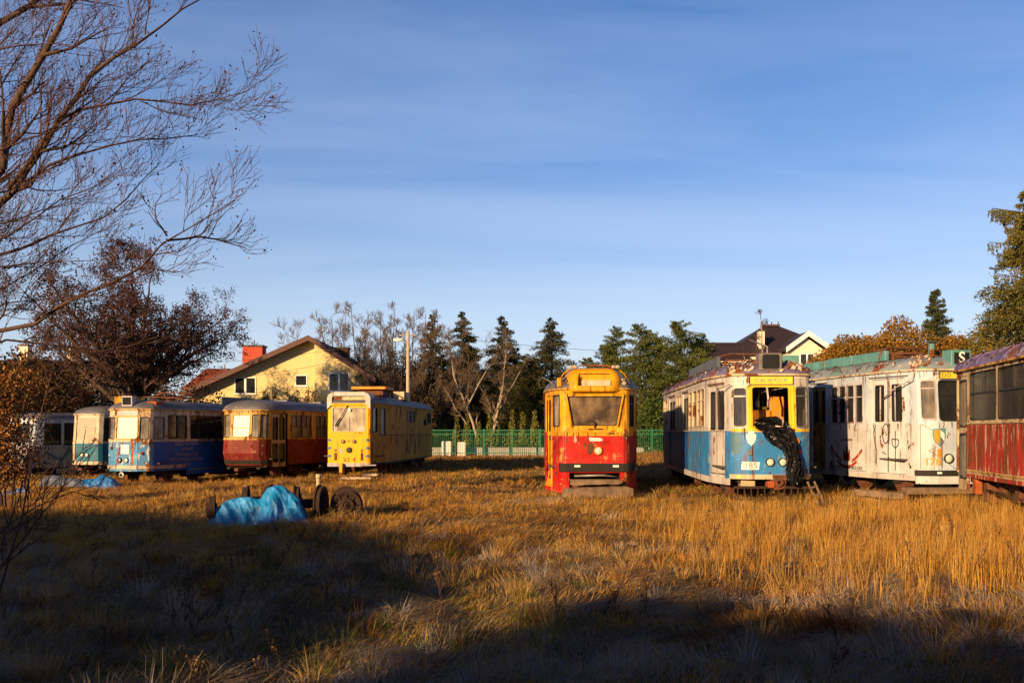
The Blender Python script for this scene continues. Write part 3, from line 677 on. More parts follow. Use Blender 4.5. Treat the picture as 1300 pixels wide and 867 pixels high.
    for x in (-.28, .05): t.tube('grab_pole', [(x, 1.2, .77), (x, 1.2, 2.65)], .017, 'steel')
    # boards behind the flank windows
    for a, b, mt in ((3.3, 3.5, 'orange'), (2.2, 2.8, 'ochre'), (4.15, 4.7, 'orange')):
        t.box('window_board', -1.075, -1.055, a, b, 1.56, 2.2 if mt == 'orange' else 2.5, mt)
    # roof
    t.roof(ze, .34, 'roof_rust', lip='beige_rust', flakes=1100)
    t.strip('letter_rail', -t.S[-1], t.S[-1], 2.60, 2.62, .008, 'white')
    hb = t.box('roof_sign_box', -.24, .24, .10, .5, 2.80, 3.17, 'steel')
    # rounded recessed panel of the roof sign
    mb = MB(); pts = []
    for cx, cz, a0 in ((.13, 3.1, 0), (-.13, 3.1, 90), (-.13, 2.87, 180), (.13, 2.87, 270)):
        for q in range(5): a = R(a0+q*22.5); pts.append((cx+.05*math.cos(a), .092, cz+.04*math.sin(a)))
    mb.face(pts[::-1]); mb.build('sign_glass', M['glass_dark'], hb)
    t.box('roof_cap_plate', .26, .75, .35, 1.1, 2.86, 2.93, 'duct_grey')
    t.box('roof_tank', .30, .85, 1.2, 2.2, 2.97, 3.20, 'duct')
    t.box('roof_duct', -.80, -.72, 2.2, 7.5, 2.98, 3.26, 'duct_grey')
    t.pantograph(2.6, 3.08, 'rustm')
    t.tube('trolley_mast', [(.05, .7, 3.0), (.05, .7, 3.35), (-.25, 1.2, 3.55)], .02, 'steel')
    t.tube('mirror_arm', [t.P(-1.25, 2.30, .01), t.P(-1.05, 2.42, .22), t.P(-.8, 2.5, .12)], .014, 'steel')
    t.stains([(-sy(12), -.9, 2.70, 60, .35), (-sy(12), -1.0, 1.60, 50, .5), (-.85, .85, 2.70, 12, .25), (-.85, -.45, 1.58, 6, .4), (-.8, .8, .66, 12, .12), (-.85, -.8, 2.4, 6, 1.0)], 3)
    t.rivets([(-.84, 1.47, -.45, 1.47), (.45, 1.47, .84, 1.47), (-.84, .64, .84, .64)], mat='blue'); t.line('panel_seams', [[(-.40, 1.5), (-.40, .6)], [(.41, 1.5), (.41, .6)]]+[[(-sy(y), .52), (-sy(y), 1.5)] for y in (1.72, 2.6, 3.9, 4.85, 7.75, 9.8, 11.5)], .012, .003, 'under')
    t.under(); t.bogie(2.0); t.bogie(7.2); t.bogie(11.2)
    cp = t.lathe_part('coupler', [(.05, 0), (.17, .02), (.17, .07), (.1, .09), (.1, .14), (.03, .15)], (.14, .10, .44), (0, -1, 0), 'rustm')
    mb = MB()
    for x in [i*.14-.7 for i in range(11)]: mb.box(x-.012, x+.012, .05, .09, .08, .30)
    mb.box(-.78, .78, .03, .10, .30, .35); mb.box(-.78, .78, .05, .09, .06, .085); mb.build('lifeguard_grille', M['wheelrust'], t.root)
    t.box('tool_box', -.62, -.32, .12, .5, .30, .47, 'beige_rust'); t.box('bumper_bracket', -.08, .06, -.02, .3, .32, .46, 'rustorange')
def _lp(t, name, prof, o, ax, mat, n=20, parent=None):
    mb = MB(); mb.lathe(prof, o, ax, n); return mb.build(name, M[mat], parent or t.root)
Tram.lathe_part = _lp
tram185()

# ------------------------------------------------------------------ tram 178
def tram178():
    t = Tram('articulated_tram', 'whitewashed tram numbered 178 with scribbled doors and letter S on its roof', (9.42, 21.0), -.1566, .26, duw_half(6.6), group=TR, prof=[(.5, .0), (1.55, 0), (2.75, .10)])
    sy = t.sy; ze = 2.66; ws = []
    for g in (-1, 1): ws.append(dict(r4=((-.79, -.50) if g < 0 else (.5, .79))+(1.60, 2.42), glass='glass_grey' if g < 0 else 'glass', hbar=(.8,), rad=.07, frame='lilac', fw=.022))
    ws.append(dict(r4=(-.42, .42, 1.58, 2.42), glass='glass_dark', hbar=(.65,), rad=.09, frame='black', fw=.025))
    for s in (-1, 1):
        ws += winrow(t, s, 1.95, 3.45, 4, 1.55, 2.42, gap=.06, glass='glass_dark', hbar=(.68,), frame='lilac', rad=.03)
        ws += winrow(t, s, 4.75, 5.3, 1, 1.55, 2.35, glass='glass_dark', hbar=(.68,), frame='lilac')
    doors = [(-sy(1.62), -sy(.50), .42, 2.50), (-sy(4.5), -sy(3.75), .42, 2.45)]
    def mf(s, z):
        if abs(s) < .9: return 1 if (s > -.55 or z > 1.5) else 0
        return 0 if z < 1.5 else 2
    b = t.skin('body', -t.S[-1], t.S[-1], .40, ze, ['white_cool', 'white_side', 'white_side'], mf, ws, doors, zl=(1.5,))
    for i, (p, q, z0, z1) in enumerate(doors):
        wd = q-p; w2 = []
        for j in range(2):
            w2.append(dict(r4=(p+wd*(j*.5+.12), p+wd*(j*.5+.38), 1.58, 2.36), rad=.05, glass='glass_dark', sub=True))
        d = t.skin('door', p+.008, q-.008, z0+.01, z1-.01, ['white_cool' if i == 0 else 'ochre'], lambda s, z: 0, w2, off=-.025 if i == 0 else -.06, thick=.03)
        t.line('door_seam', [[((p+q)/2, z0+.03), ((p+q)/2, z1-.03)]], .03, -.021 if i == 0 else -.055, 'black', d)
        if i == 0:
            t.tube('handrail', [t.P((p+q)/2-.2, 1.58, .02), t.P((p+q)/2-.2, 2.34, .02)], .018, 'lilac', parent=d); t.tube('handrail', [t.P((p+q)/2+.28, 1.58, .02), t.P((p+q)/2+.28, 2.34, .02)], .018, 'lilac', parent=d)
        t.strip('door_rail', p-.05, q+.1, 2.53, 2.555, .03, 'steel')
    p, q = doors[0][0], doors[0][1]; m_ = (p+q)/2
    # scribbled face: painted strokes
    t.line('graffiti', [[(m_-.42, 1.5), (m_-.50, 1.3), (m_-.44, 1.05), (m_-.38, .9), (m_-.41, .6)],
                        [(m_-.08+.10*math.cos(a*.5), 1.30+.22*math.sin(a*.5)) for a in range(14)],
                        [(m_-.08, 1.34), (m_-.05, 1.26)],
                        [(m_+.12, 1.18), (m_+.14, 1.05), (m_+.24, .98), (m_+.32, 1.06), (m_+.33, 1.17), (m_+.12, 1.18)],
                        [(m_+.23, 1.36), (m_+.23, .5)], [(m_+.0, .78), (m_+.12, .72)], [(m_-.2, .9), (m_-.06, .84)]], .022, -.016, 'signblack')
    t.decal('graffiti', [(q+.03, 1.18), (q+.07, 1.14), (q+.06, 1.02), (q+.14, 1.08), (q+.07, .94)], .004, 'signblack')
    # scrolls and building emblem low on the flank
    a, b_ = -sy(3.6), -sy(1.75); W_ = b_-a
    arc = [(a+W_*f, .62+.55*(2*f-1)**2) for f in [i/16 for i in range(17)]]
    t.line('painted_scroll', [arc[2:7], arc[10:15], [(x, z-.10) for x, z in arc[4:13]]], .07, .004, 'red_flaked')
    c = (a+b_)/2
    t.decal('painted_castle', [(c-.16, .66), (c+.16, .66), (c+.16, .92), (c+.10, .92), (c+.10, .86), (c+.04, .86), (c+.04, 1.0), (c-.04, 1.0), (c-.04, .86), (c-.10, .86), (c-.10, .92), (c-.16, .92)], .005, 'red_dark')
    t.text('lettering', 'w Helenowie', c, 1.16, .11, .006, 'red_dark', sx=.9, bold=.002)
    t.text('lettering', 'ZAJEZDNIA MUZEUM BRUS LODZ', (a+b_)/2, .50, .11, .006, 'signblack', sx=.86, bold=.002)
    # front corner livery: light blue triangle, crest, number, bumper strip
    t.decal('crest_shield', [(-.58, 1.40), (-.30, 1.42), (-.30, 1.22), (-.34, 1.10), (-.43, 1.03), (-.52, 1.10), (-.58, 1.22)], .008, 'duct')
    t.decal('crest_field', [(-.55, 1.37), (-.44, 1.38), (-.44, 1.08), (-.50, 1.12), (-.55, 1.22)], .012, 'orange'); t.decal('crest_field', [(-.42, 1.38), (-.33, 1.30), (-.33, 1.14), (-.42, 1.25)], .012, 'signwhite')
    t.decal('emblem_patch', [(-.49, .98), (-.40, .98), (-.40, .80), (-.49, .80)], .006, 'orange')
    t.line('livery_line', [[(-.80, 1.50), (-.52, 1.33)], [(-.66, .95), (-.50, 1.02)], [(-.66, .95), (.0, .52)]], .012, .004, 'duct_grey')
    t.text('number', '178', -.58, .70, .21, .012, 'gold', sx=1.1, bold=.004)
    t.strip('bumper_strip', -.93, .93, .42, .53, .035, 'bumper'); t.decal('reflector', [(-.50, .455), (-.40, .455), (-.40, .50), (-.50, .50)], .042, 'signwhite')
    t.lamp('headlight', -.24, .78, .085); t.lamp('headlight', .24, .78, .085)
    t.strip('front_apron', -.93, .93, .24, .415, .01, 'white_cool', off=-.01)
    t.strip('side_skirt', -t.sy(5.4), -.95, .30, .40, .012, 'white', off=-.02)
    sg = t.skin('destination_sign', -.40, .40, 2.46, 2.61, ['amber'], lambda s, z: 0, [], off=.012, thick=.02)
    t.line('sign_frame', [[(-.40, 2.46), (.40, 2.46), (.40, 2.61), (-.40, 2.61), (-.40, 2.46)]], .018, .018, 'black', sg); t.text('lettering', 'ZOO', -.28, 2.535, .13, .017, 'signblack', sg, sx=1.0)
    t.roof(ze, .34, 'roof_teal', lip='cream', flakes=500)
    t.box('roof_duct', -.82, -.72, 1.5, 3.0, 2.93, 3.16, 'duct'); t.box('roof_duct', -.82, -.72, 3.03, 4.4, 2.93, 3.16, 'duct'); t.box('roof_duct', -.82, -.72, 4.43, 5.6, 2.93, 3.14, 'duct')
    hb = t.box('roof_sign_box', -.10, .36, .10, .45, 2.72, 3.08, 'duct')
    mb = MB(); mb.box(-.04, .30, .085, .099, 2.78, 3.02); mb.build('sign_glass', M['glass_dark'], hb)
    # letter S, white, on the box face
    cu = bpy.data.curves.new('lettering', 'FONT'); cu.body = 'S'; cu.size = .34; cu.align_x = 'CENTER'; cu.align_y = 'CENTER'; cu.offset = .006
    tmp = bpy.data.objects.new('tmp', cu); C.objects.link(tmp); me = bpy.data.meshes.new_from_object(tmp.evaluated_get(bpy.context.evaluated_depsgraph_get())); bpy.data.objects.remove(tmp)
    for v in me.vertices: v.co = Vector((.13+v.co.x, .080, 2.90+v.co.y))
    me.materials.clear(); me.materials.append(M['signwhite']); o = bpy.data.objects.new('lettering', me); C.objects.link(o); o.parent = hb
    t.box('roof_post', -.30, -.20, .55, .65, 2.80, 3.26, 'duct'); t.box('roof_post_cap', -.38, -.12, .47, .73, 3.27, 3.29, 'duct_grey')
    t.pantograph(2.0, 3.02, 'rustm', L_=1.9)
    t.tube('mirror_arm', [t.P(-1.9, 2.05, .02), t.P(-1.3, 2.30, .16), t.P(-.9, 2.44, .12), t.P(-.88, 2.6, .05)], .014, 'cream')
    t.stains([(-sy(6), -.9, 2.64, 30, .3), (-sy(6), -1.0, 1.52, 34, .5), (-.85, .8, 2.64, 12, .3), (-.85, .8, 1.55, 12, .4)], 4); t.line('panel_seams', [[(-sy(y), .42), (-sy(y), 1.5)] for y in (1.8, 3.6, 4.65)]+[[(-.82, .56), (-.82, 1.5)], [(-sy(6), .56), (-sy(4.6), .56)], [(-sy(3.6), .42), (-sy(1.8), .44)]], .012, .003, 'duct_grey')
    t.under(); t.bogie(1.8); t.bogie(5.2); t.box('timber_sleeper', -1.1, 1.1, .1, .35, .02, .16, 'wood')
tram178()

# ------------------------------------------------------------------ rusty trailer at the right edge
def trailer_right():
    half = [(0, 0), (.6, 0), (.85, .1), (1.0, .45), (1.08, 1.0), (1.12, 1.6), (1.12, 9.4), (1.12, 10.62), (1.0, 10.9), (.6, 11.15), (0, 11.2)]
    # near end towards the camera; far end is the one in the picture
    k = .178; a = Vector((k, 1, 0)).normalized(); r_ = Vector((a.y, -a.x, 0))
    far_left = Vector((5.24+k*19.5, 19.5, 0)); F = far_left+r_*1.12-a*10.6
    t = Tram('tram_trailer', 'rusty trailer with flaking dark red lower panels and violet roof at the right edge', (F.x, F.y), k, .20, half, group=TR)
    sy = t.sy; ze = 2.58
    ws = [dict(r4=(-.52, .52, 1.62, 2.44), glass='glass_grey', rad=.08, frame='black')]
    e = 9.75
    for i in range(5):
        y1 = e-.12-i*1.72; y0 = y1-1.56
        if y0 > 1.2:
            for s in (-1, 1): ws += winrow(t, s, y0, y1, 1, 1.62, 2.48, glass='glass_grey' if i > 1 else 'glass', hbar=(.56,), vbar=((.5, .56, 1),), rad=.07, frame='black')
    cut = [(-sy(10.55), -sy(9.86), .40, 2.46)]
    t.skin('body', -t.S[-1], t.S[-1], .62, ze, ['red_flaked', 'beige_rust'], lambda s, z: 0 if .70 < z < 1.53 and not (-sy(10.9) < s < -sy(9.8)) else 1, ws, cut, zl=(.70, 1.53))
    p, q, z0, z1 = cut[0]
    t.skin('door', p+.005, q-.005, .30, z1-.005, ['beige_rust'], lambda s, z: 0, [dict(r4=(p+.12, q-.10, 1.5, 2.38), rad=.07, glass='glass_warm', sub=True), dict(r4=(p+.12, q-.10, .52, 1.36), rad=.07, glass='glass_grey', sub=True)], off=-.02, thick=.03)
    t.strip('sill_trim', -t.sy(9.8), -1.0, 1.545, 1.575, .025, 'beige_rust'); t.strip('skirt_trim', -t.sy(9.85), -1.0, .66, .69, .02, 'ochre'); t.strip('skirt_trim', -t.sy(9.85), -1.0, .55, .62, .015, 'red_flaked')
    t.roof(ze, .36, 'roof_purple', lip='ochre', over=.05, flakes=900)
    rb = MB()
    for i in range(12):
        y = .9+i*.82; pts = [(-(1.17*math.cos(R(q))**.75), y, ze+.365*math.sin(R(q))+.006) for q in range(3, 90, 8)]
        rb.tube(pts+[(-p_[0], p_[1], p_[2]) for p_ in pts[::-1]], .014, 5)
    rb.build('roof_ribs', M['roof_purple'], t.root)
    t.stains([(-sy(9.7), -sy(3), 1.53, 90, .8), (-sy(10.6), -sy(3), 2.55, 40, .3)], 6); t.line('panel_seams', [[(-sy(y), .70), (-sy(y), 1.53)] for y in (8.02, 6.3, 4.6)], .02, .004, 'rustm'); t.rivets([(-sy(y), .74, -sy(y), 1.5) for y in (8.09, 7.95, 6.37, 6.23)]+[(-sy(9.7), 1.50, -sy(4), 1.50), (-sy(9.7), .74, -sy(4), .74)], mat='red_flaked')
    t.under(.34, .6, 1.0, 'under'); t.bogie(2.0, mat='rustm'); t.bogie(8.6, .40, mat='rustm')
    t.box('step_hanger', -1.1, -.98, 9.35, 9.6, .25, .66, 'rustorange'); t.box('brake_cylinder', -1.0, -.75, 9.0, 9.25, .12, .5, 'rustm')
    t.tube('brake_rod', [(-1.02, 8.9, .35), (-1.0, 7.2, .30), (-1.02, 6.6, .42)], .025, 'rustm')
trailer_right()

# ------------------------------------------------------------------ yellow and red tram in the centre
def tram_centre():
    half = [(0, 0), (.70, 0), (.78, .03), (.84, .10), (.98, .55), (1.12, 1.15), (1.19, 1.8), (1.2, 2.6), (1.2, 12.2), (1.1, 13), (.8, 13.5), (0, 13.5)]
    t = Tram('tram', 'yellow over red tram with round headlight standing alone in the middle of the field', (2.02, 24.3), .03, 0.0, half, group=TR, prof=[(.3, .10), (.75, .0), (1.55, .03), (1.75, .06), (2.55, .02), (3.1, .22)])
    sy = t.sy; ze = 2.66; ws = []
    ws.append(dict(r4=(-.66, .66, 1.76, 2.46), taper=.13, rad=.05, glass='glass_warm', fm=0, frame='black', fw=.02))
    sR = .84
    for g in (-1, 1):
        a, b = sy(.14), sy(.62); ws.append(dict(r4=((-b, -a) if g < 0 else (a, b))+(1.74, 2.5), glass='glass_grey' if g < 0 else 'glass', rad=.05, vbar=((.5, 0, 1),) if g > 0 else (), hbar=(.72,) if g > 0 else ()))
        a, b = sy(1.2), sy(1.85)
        if g > 0: ws.append(dict(r4=(a, b, 1.74, 2.5), glass='glass_grey', rad=.05, hbar=(.7,)))
        ws += winrow(t, g, 3.0, 11.0, 7, 1.66, 2.45, gap=.14, glass='glass', hbar=(.7,))
    door = (-sy(1.75), -sy(.72), .12, 2.52); cuts = [door, (-.62, .62, .10, .60)]
    cuts += [(-t.S[-1], -sy(2.0), .0, .34), (sy(2.0), t.S[-1], .0, .34)]
    def mf(s, z):
        if z > 1.60: return 0
        if z > 1.5: return 0 if abs(s) < sy(.7) else 1
        return 1
    t.skin('body', -t.S[-1], t.S[-1], .10, ze, ['yellow_front', 'red'], mf, ws, cuts, zl=(.34, .6, 1.5, 1.6))
    # folding door of four narrow leaves, yellow frames round tall panes
    p, q, z0, z1 = door; wd = (q-p)/4
    for i in range(4):
        a = p+wd*i+.008; b = a+wd-.016
        t.skin('door_leaf', a, b, z0+.10, z1-.01, ['yellow_front'], lambda s, z: 0, [dict(r4=(a+.055, b-.055, 1.62, z1-.12), rad=.02, glass='glass_grey', sub=True, fw=.01), dict(r4=(a+.055, b-.055, z0+.3, 1.5), rad=.02, glass='glass_dark' if i % 2 else 'glass_grey', sub=True, fw=.01)], off=-.03-.035*(i % 2), thick=.03)
    t.strip('door_step', p, q, z0-.0, z0+.10, .03, 'red'); t.strip('door_step_edge', p, q, z0+.1, z0+.125, .035, 'yellow_front')
    t.strip('belt_ledge', -.88, .88, 1.585, 1.625, .02, 'yellow_front')
    # windscreen pillars on the outside
    for g in (-1, 1): t.tube('windscreen_pillar', [t.P(g*.70, 2.52, .03), t.P(g*.68, 2.44, .03), t.P(g*.55, 1.72, .03)], .026, 'yellow_front')
    t.tube('wiper', [t.P(0, 1.70, .03), t.P(.01, 1.80, .05), t.P(-.05, 1.86, .04)], .02, 'black'); t.tube('handrail', [t.P(-.16, 1.66, .03), t.P(-.10, 1.67, .06), t.P(.16, 1.67, .06), t.P(.2, 1.66, .03)], .012, 'rustm')
    # forehead with the destination box
    mb = MB(); rows = []; sec = []
    zs = [2.56, 2.60, 2.72, 2.90, 3.03, 3.12, 3.17, 3.19]; ys = [-.07, -.10, -.09, -.05, .02, .12, .30, .8]; xw = [.70, .72, .73, .72, .68, .60, .50, .40]
    m = 15
    for zi, (z, y, xw_) in enumerate(zip(zs, ys, xw)):
        row = []
        for j in range(m):
            h = -1+2*j/(m-1); yy = y+.30*abs(h)**6+(.02*h*h); row.append((xw_*h*(1.0 if abs(h) < .95 else 1.04), yy if abs(h) < 1 else yy+.3, z))
        rows.append(row)
    hx, hz = (4, 10), (2, 4)   # opening for the blind
    for row in rows: mb.v += row
    for i in range(len(rows)-1):
        for j in range(m-1):
            if hz[0] <= i < hz[1] and hx[0]-1 <= j < hx[1]+1: continue
            mb.f.append((i*m+j, i*m+j+1, (i+1)*m+j+1, (i+1)*m+j)); mb.m.append(0); mb.sm.append(True)
    fh = mb.build('forehead', M['yellow_front'], t.root); so_ = fh.modifiers.new('t', 'SOLIDIFY'); so_.thickness = .02; so_.offset = -1
    xo = .72*(1-2*3/14); fh_ = t.box('destination_box', -xo-.02, xo+.02, .08, .20, 2.68, 3.06, 'yellow_front'); t.box('blind_board', -xo+.10, xo-.02, .04, .07, 2.72, 2.86, 'cream', parent=fh_)
    t.roof(ze, .42, 'roof_grey', lip='ochre', flakes=300)
    for g in (-1, 1):
        t.box('marker_lamp', g*.52-.09, g*.52+.09, .25, .4, 3.16, 3.24, 'cream'); t.tube('roof_hoop', [(g*.55, .35, 3.18), (g*.75, .5, 3.05), (g*.9, .55, 2.8), (g*.93, .6, 2.66)], .013, 'yellow_front')
    t.tube('roof_grab_rail', [(-.4, .25, 3.19), (-.35, .3, 3.235), (.35, .3, 3.235), (.4, .25, 3.19)], .014, 'rustorange')
    t.tube('mirror_arm', [t.P(-1.05, 2.66, .04), t.P(-1.0, 2.82, .20), t.P(-1.3, 2.96, .32), t.P(-1.8, 2.86, .30), t.P(-1.9, 2.68, .22)], .014, 'steel')
    t.box('mirror_box', -.92, -.80, .05, .18, 2.70, 2.92, 'yellow_front')
    # front details
    t.lamp('headlight', .08, 1.14, .085, 'lampglass', 'gold', .06)
    t.decal('scraped_patch', [(-.16, 1.30), (-.06, 1.34), (.0, 1.22), (-.05, 1.08), (-.14, 1.02), (-.20, 1.12)], .005, 'rustm'); t.decal('bare_patch', [(-.14, 1.46), (.14, 1.45), (.20, 1.40), (.14, 1.37), (-.12, 1.37)], .005, 'signwhite')
    t.decal('flaked_spot', [(-.52, 1.50), (-.46, 1.50), (-.43, 1.38), (-.46, 1.33), (-.52, 1.36)], .005, 'chip') if 'chip' in M else t.decal('flaked_spot', [(-.50, 1.50), (-.46, 1.50), (-.43, 1.38), (-.46, 1.33), (-.51, 1.36)], .005, 'beige_rust')
    t.lamp('marker_light', .77, 1.44, .02, 'lampglass', 'red_dark', .03); t.lamp('marker_light', sy(.7), .88, .025, 'redlens', 'red_dark', .03)
    t.strip('bumper', -.86, sy(.55), .63, .83, .06, 'bumper')
    for s in (-.42, .50): t.decal('reflector', [(s-.07, .74), (s+.07, .74), (s+.07, .79), (s-.07, .79)], .066, 'signwhite')
    t.strip('white_band', sy(.75), sy(2.5), .62, .70, .012, 'cream')
    t.rivets([(-.72, .90, .72, .90), (-.72, 1.53, .72, 1.53)], mat='red'); t.rivets([(-.86, 1.66, .86, 1.66), (-.72, 2.545, .72, 2.545)], mat='yellow_front')
    t.line('panel_seams', [[(-.735, .86), (-.735, 1.58)], [(.735, .86), (.735, 1.58)], [(sy(.68), .35), (sy(.68), 2.5)], [(sy(1.17), .35), (sy(1.17), 1.6)]], .012, .003, 'under')
    t.stains([(-.7, .7, 2.56, 4, .08), (-.85, .85, 1.58, 22, .35), (-.85, .85, .98, 8, .12), (sy(.2), sy(2), 2.6, 10, .5), (sy(.2), sy(2), 1.5, 14, .6)], 8)
    t.under(.30, .6, .95); t.bogie(3.0, .36); t.bogie(10.2, .36)
    t.tube('coupling_bar', [(-.5, .05, .52), (.2, .0, .54), (.55, .1, .50)], .03, 'steel'); t.box('drawbar', -.6, .6, -.02, .10, .36, .44, 'wood')
    t.box('buffer_beam', -.7, .7, .2, .3, .18, .34, 'rustm')
tram_centre()
M['chip'] = M['beige_rust']

# ------------------------------------------------------------------ yellow work tram
def work_tram():
    half = [(0, 0), (.68, 0), (.75, .04), (.78, .12), (1.0, 1.3), (1.08, 2.2), (1.1, 3.0), (1.1, 11.2), (.95, 12.6), (.75, 13), (0, 13)]
    t = Tram('work_tram', 'boxy yellow work tram with square grey windscreen and open hatch on its roof', (-5.74, 35.0), .078, 0.0, half, group=TR, prof=[(.5, 0), (1.5, 0), (2.7, .05)])
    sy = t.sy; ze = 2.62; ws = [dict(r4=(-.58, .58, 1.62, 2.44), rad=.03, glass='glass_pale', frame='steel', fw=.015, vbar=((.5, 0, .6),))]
    for g in (-1, 1):
        a, b = sy(.22), sy(.62); ws.append(dict(r4=((-b, -a) if g < 0 else (a, b))+(1.6, 2.45), glass='glass_dark', rad=.04)); a, b = sy(.9), sy(1.4); ws.append(dict(r4=((-b, -a) if g < 0 else (a, b))+(1.5, 2.45), glass='glass_grey', rad=.04))
        ws += winrow(t, g, 5.3, 7.0, 2, 1.98, 2.45, gap=.08, glass='glass_grey'); ws += winrow(t, g, 10.2, 11.2, 2, 2.0, 2.45, glass='glass_dark')
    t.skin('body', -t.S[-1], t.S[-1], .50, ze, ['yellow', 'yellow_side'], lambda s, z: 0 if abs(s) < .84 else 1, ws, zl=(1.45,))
    seams = [[(sy(y), .52), (sy(y), 2.58)] for y in (2.1, 3.1, 4.2, 5.1, 7.2, 8.4, 9.3, 11.4)]+[[(sy(1.0), 1.48), (sy(11.5), 1.48)]]
    t.line('panel_seams', seams, .03, .003, 'under'); t.strip('skirt_band', -.84, .84, .38, .50, .02, 'lilac'); t.strip('skirt_band', .85, t.S[-1]-1, .44, .50, .01, 'under', off=-.01)
    t.line('panel_seams', [[(-.72, 1.46), (.72, 1.46)], [(-.72, 1.56), (.72, 1.56)]], .012, .004, 'ochre')
    # white rounded brow round the blind box
    mb = MB(); arch = [(-.77, 2.40), (-.77, 2.80), (-.70, 2.93), (-.55, 3.0), (.55, 3.0), (.70, 2.93), (.77, 2.80), (.77, 2.40)]; inn = [(-.60, 2.56), (-.60, 2.78), (-.58, 2.84), (-.5, 2.86), (.5, 2.86), (.58, 2.84), (.60, 2.78), (.60, 2.56)]
    for (a, b), (c, d) in zip(zip(arch, arch[1:]), zip(inn, inn[1:])):
        mb.face([(a[0], -.02, a[1]), (b[0], -.02, b[1]), (d[0], -.02, d[1]), (c[0], -.02, c[1])]); mb.face([(a[0], -.02, a[1]), (a[0], .9, a[1]), (b[0], .9, b[1]), (b[0], -.02, b[1])]); mb.face([(c[0], -.02, c[1]), (d[0], -.02, d[1]), (d[0], .12, d[1]), (c[0], .12, c[1])])
    mb.build('white_brow', M['white'], t.root)
    t.box('blind_box', -.61, .61, .06, .12, 2.58, 2.88, 'beige_rust'); t.box('blind_ledge', -.62, .62, -.015, .05, 2.52, 2.60, 'yellow')
    t.roof(ze, .36, 'roof_dark', lip='roof_grey')
    t.lamp('headlight', -.20, 1.26, .055, 'lilac' if False else 'steel', 'rustm'); t.lamp('headlight', .20, 1.26, .055, 'steel', 'rustm'); t.lamp('socket', 0, 1.27, .02, 'signblack', 'rustm', .02)
    t.lamp('centre_lamp_hole', .02, .96, .085, 'signblack', 'bumper', .03)
    for g in (-1, 1):
        for z in (1.30, 1.02, .74): t.decal('hazard_patch', [(g*.68-.075, z-.04), (g*.68+.075, z-.04), (g*.68+.05, z+.05), (g*.68-.02, z+.07), (g*.68-.075, z+.03)], .006, 'blue_patch')
        t.box('vent_grille', g*.47-.045, g*.47+.045, -.022, .01, .60, .86, 'rustm'); t.lamp('marker_light', g*.47, .95, .03, 'redlens', 'rustm', .03)
    t.text('number', '22 4', .02, .62, .20, .006, 'rustm', sx=1.3, bold=.0)
    t.decal('pink_smear', [(-.34, 1.0), (-.24, 1.02), (-.22, .9), (-.28, .82), (-.33, .88)], .006, 'lilac')
    t.tube('wiper', [t.P(-.02, 2.55, .04), t.P(-.42, 1.85, .05)], .016, 'black'); t.tube('wiper', [t.P(-.30, 2.08, .05), t.P(-.46, 1.80, .05)], .026, 'black')
    t.box('inspection_paper', -.03, .07, -.02, -.005, 2.32, 2.42, 'signwhite')
    # roof gear: raised hatch, boxes, rails
    t.box('roof_hatch', -.30, 1.02, 1.6, 2.9, 3.16, 3.26, 'orange'); t.box('roof_hatch_base', -.1, .85, 1.8, 2.7, 2.95, 3.12, 'rustm')
    t.box('resistor_box', .55, 1.0, 5.2, 6.6, 2.9, 3.22, 'beige_rust'); t.box('resistor_box', -.4, .3, 4.4, 6.0, 2.96, 3.24, 'under')
    mb = MB()
    for y in (3.2, 4.6, 6.0, 7.4, 8.8): mb.tube([(.55, y, 2.9), (.55, y, 3.15)], .02); mb.tube([(-.55, y, 2.9), (-.55, y, 3.15)], .02)
    mb.tube([(.55, 3.0, 3.15), (.55, 9.0, 3.15)], .025); mb.tube([(-.55, 3.0, 3.15), (-.55, 9.0, 3.15)], .025); mb.build('roof_rack', M['under'], t.root)
    t.box('side_box', 1.1, 1.2, 9.4, 9.8, 1.9, 2.15, 'black')
    t.stains([(sy(1.3), sy(11.5), 1.47, 110, .9), (sy(1.3), sy(11.5), 2.58, 50, .6), (-.7, .7, .62, 8, .1)], 9)
    for a_ in ((5.0, 1.3, .65, .5), (5.6, 1.1, .6, .3), (7.0, 1.35, .6, .35), (7.8, 1.3, .75, .25), (8.8, 1.2, .7, .2)): t.decal('rusted_hole', [(sy(a_[0]), a_[1]), (sy(a_[0]+a_[3]*.7), a_[1]-.06), (sy(a_[0]+a_[3]), a_[1]-.3), (sy(a_[0]+a_[3]*.6), a_[2]+.1), (sy(a_[0]+a_[3]*.3), a_[2]), (sy(a_[0]-.1), a_[2]+.2), (sy(a_[0]+.08), a_[1]-.25)], .003, 'rustm')
    t.under(.3, .56); t.bogie(3.0, .32); t.bogie(10, .32); t.box('coupler', -.30, -.18, -.18, .2, .16, .5, 'gold'); t.box('buffer', .45, 1.0, -.1, .05, .40, .46, 'steel')
work_tram()

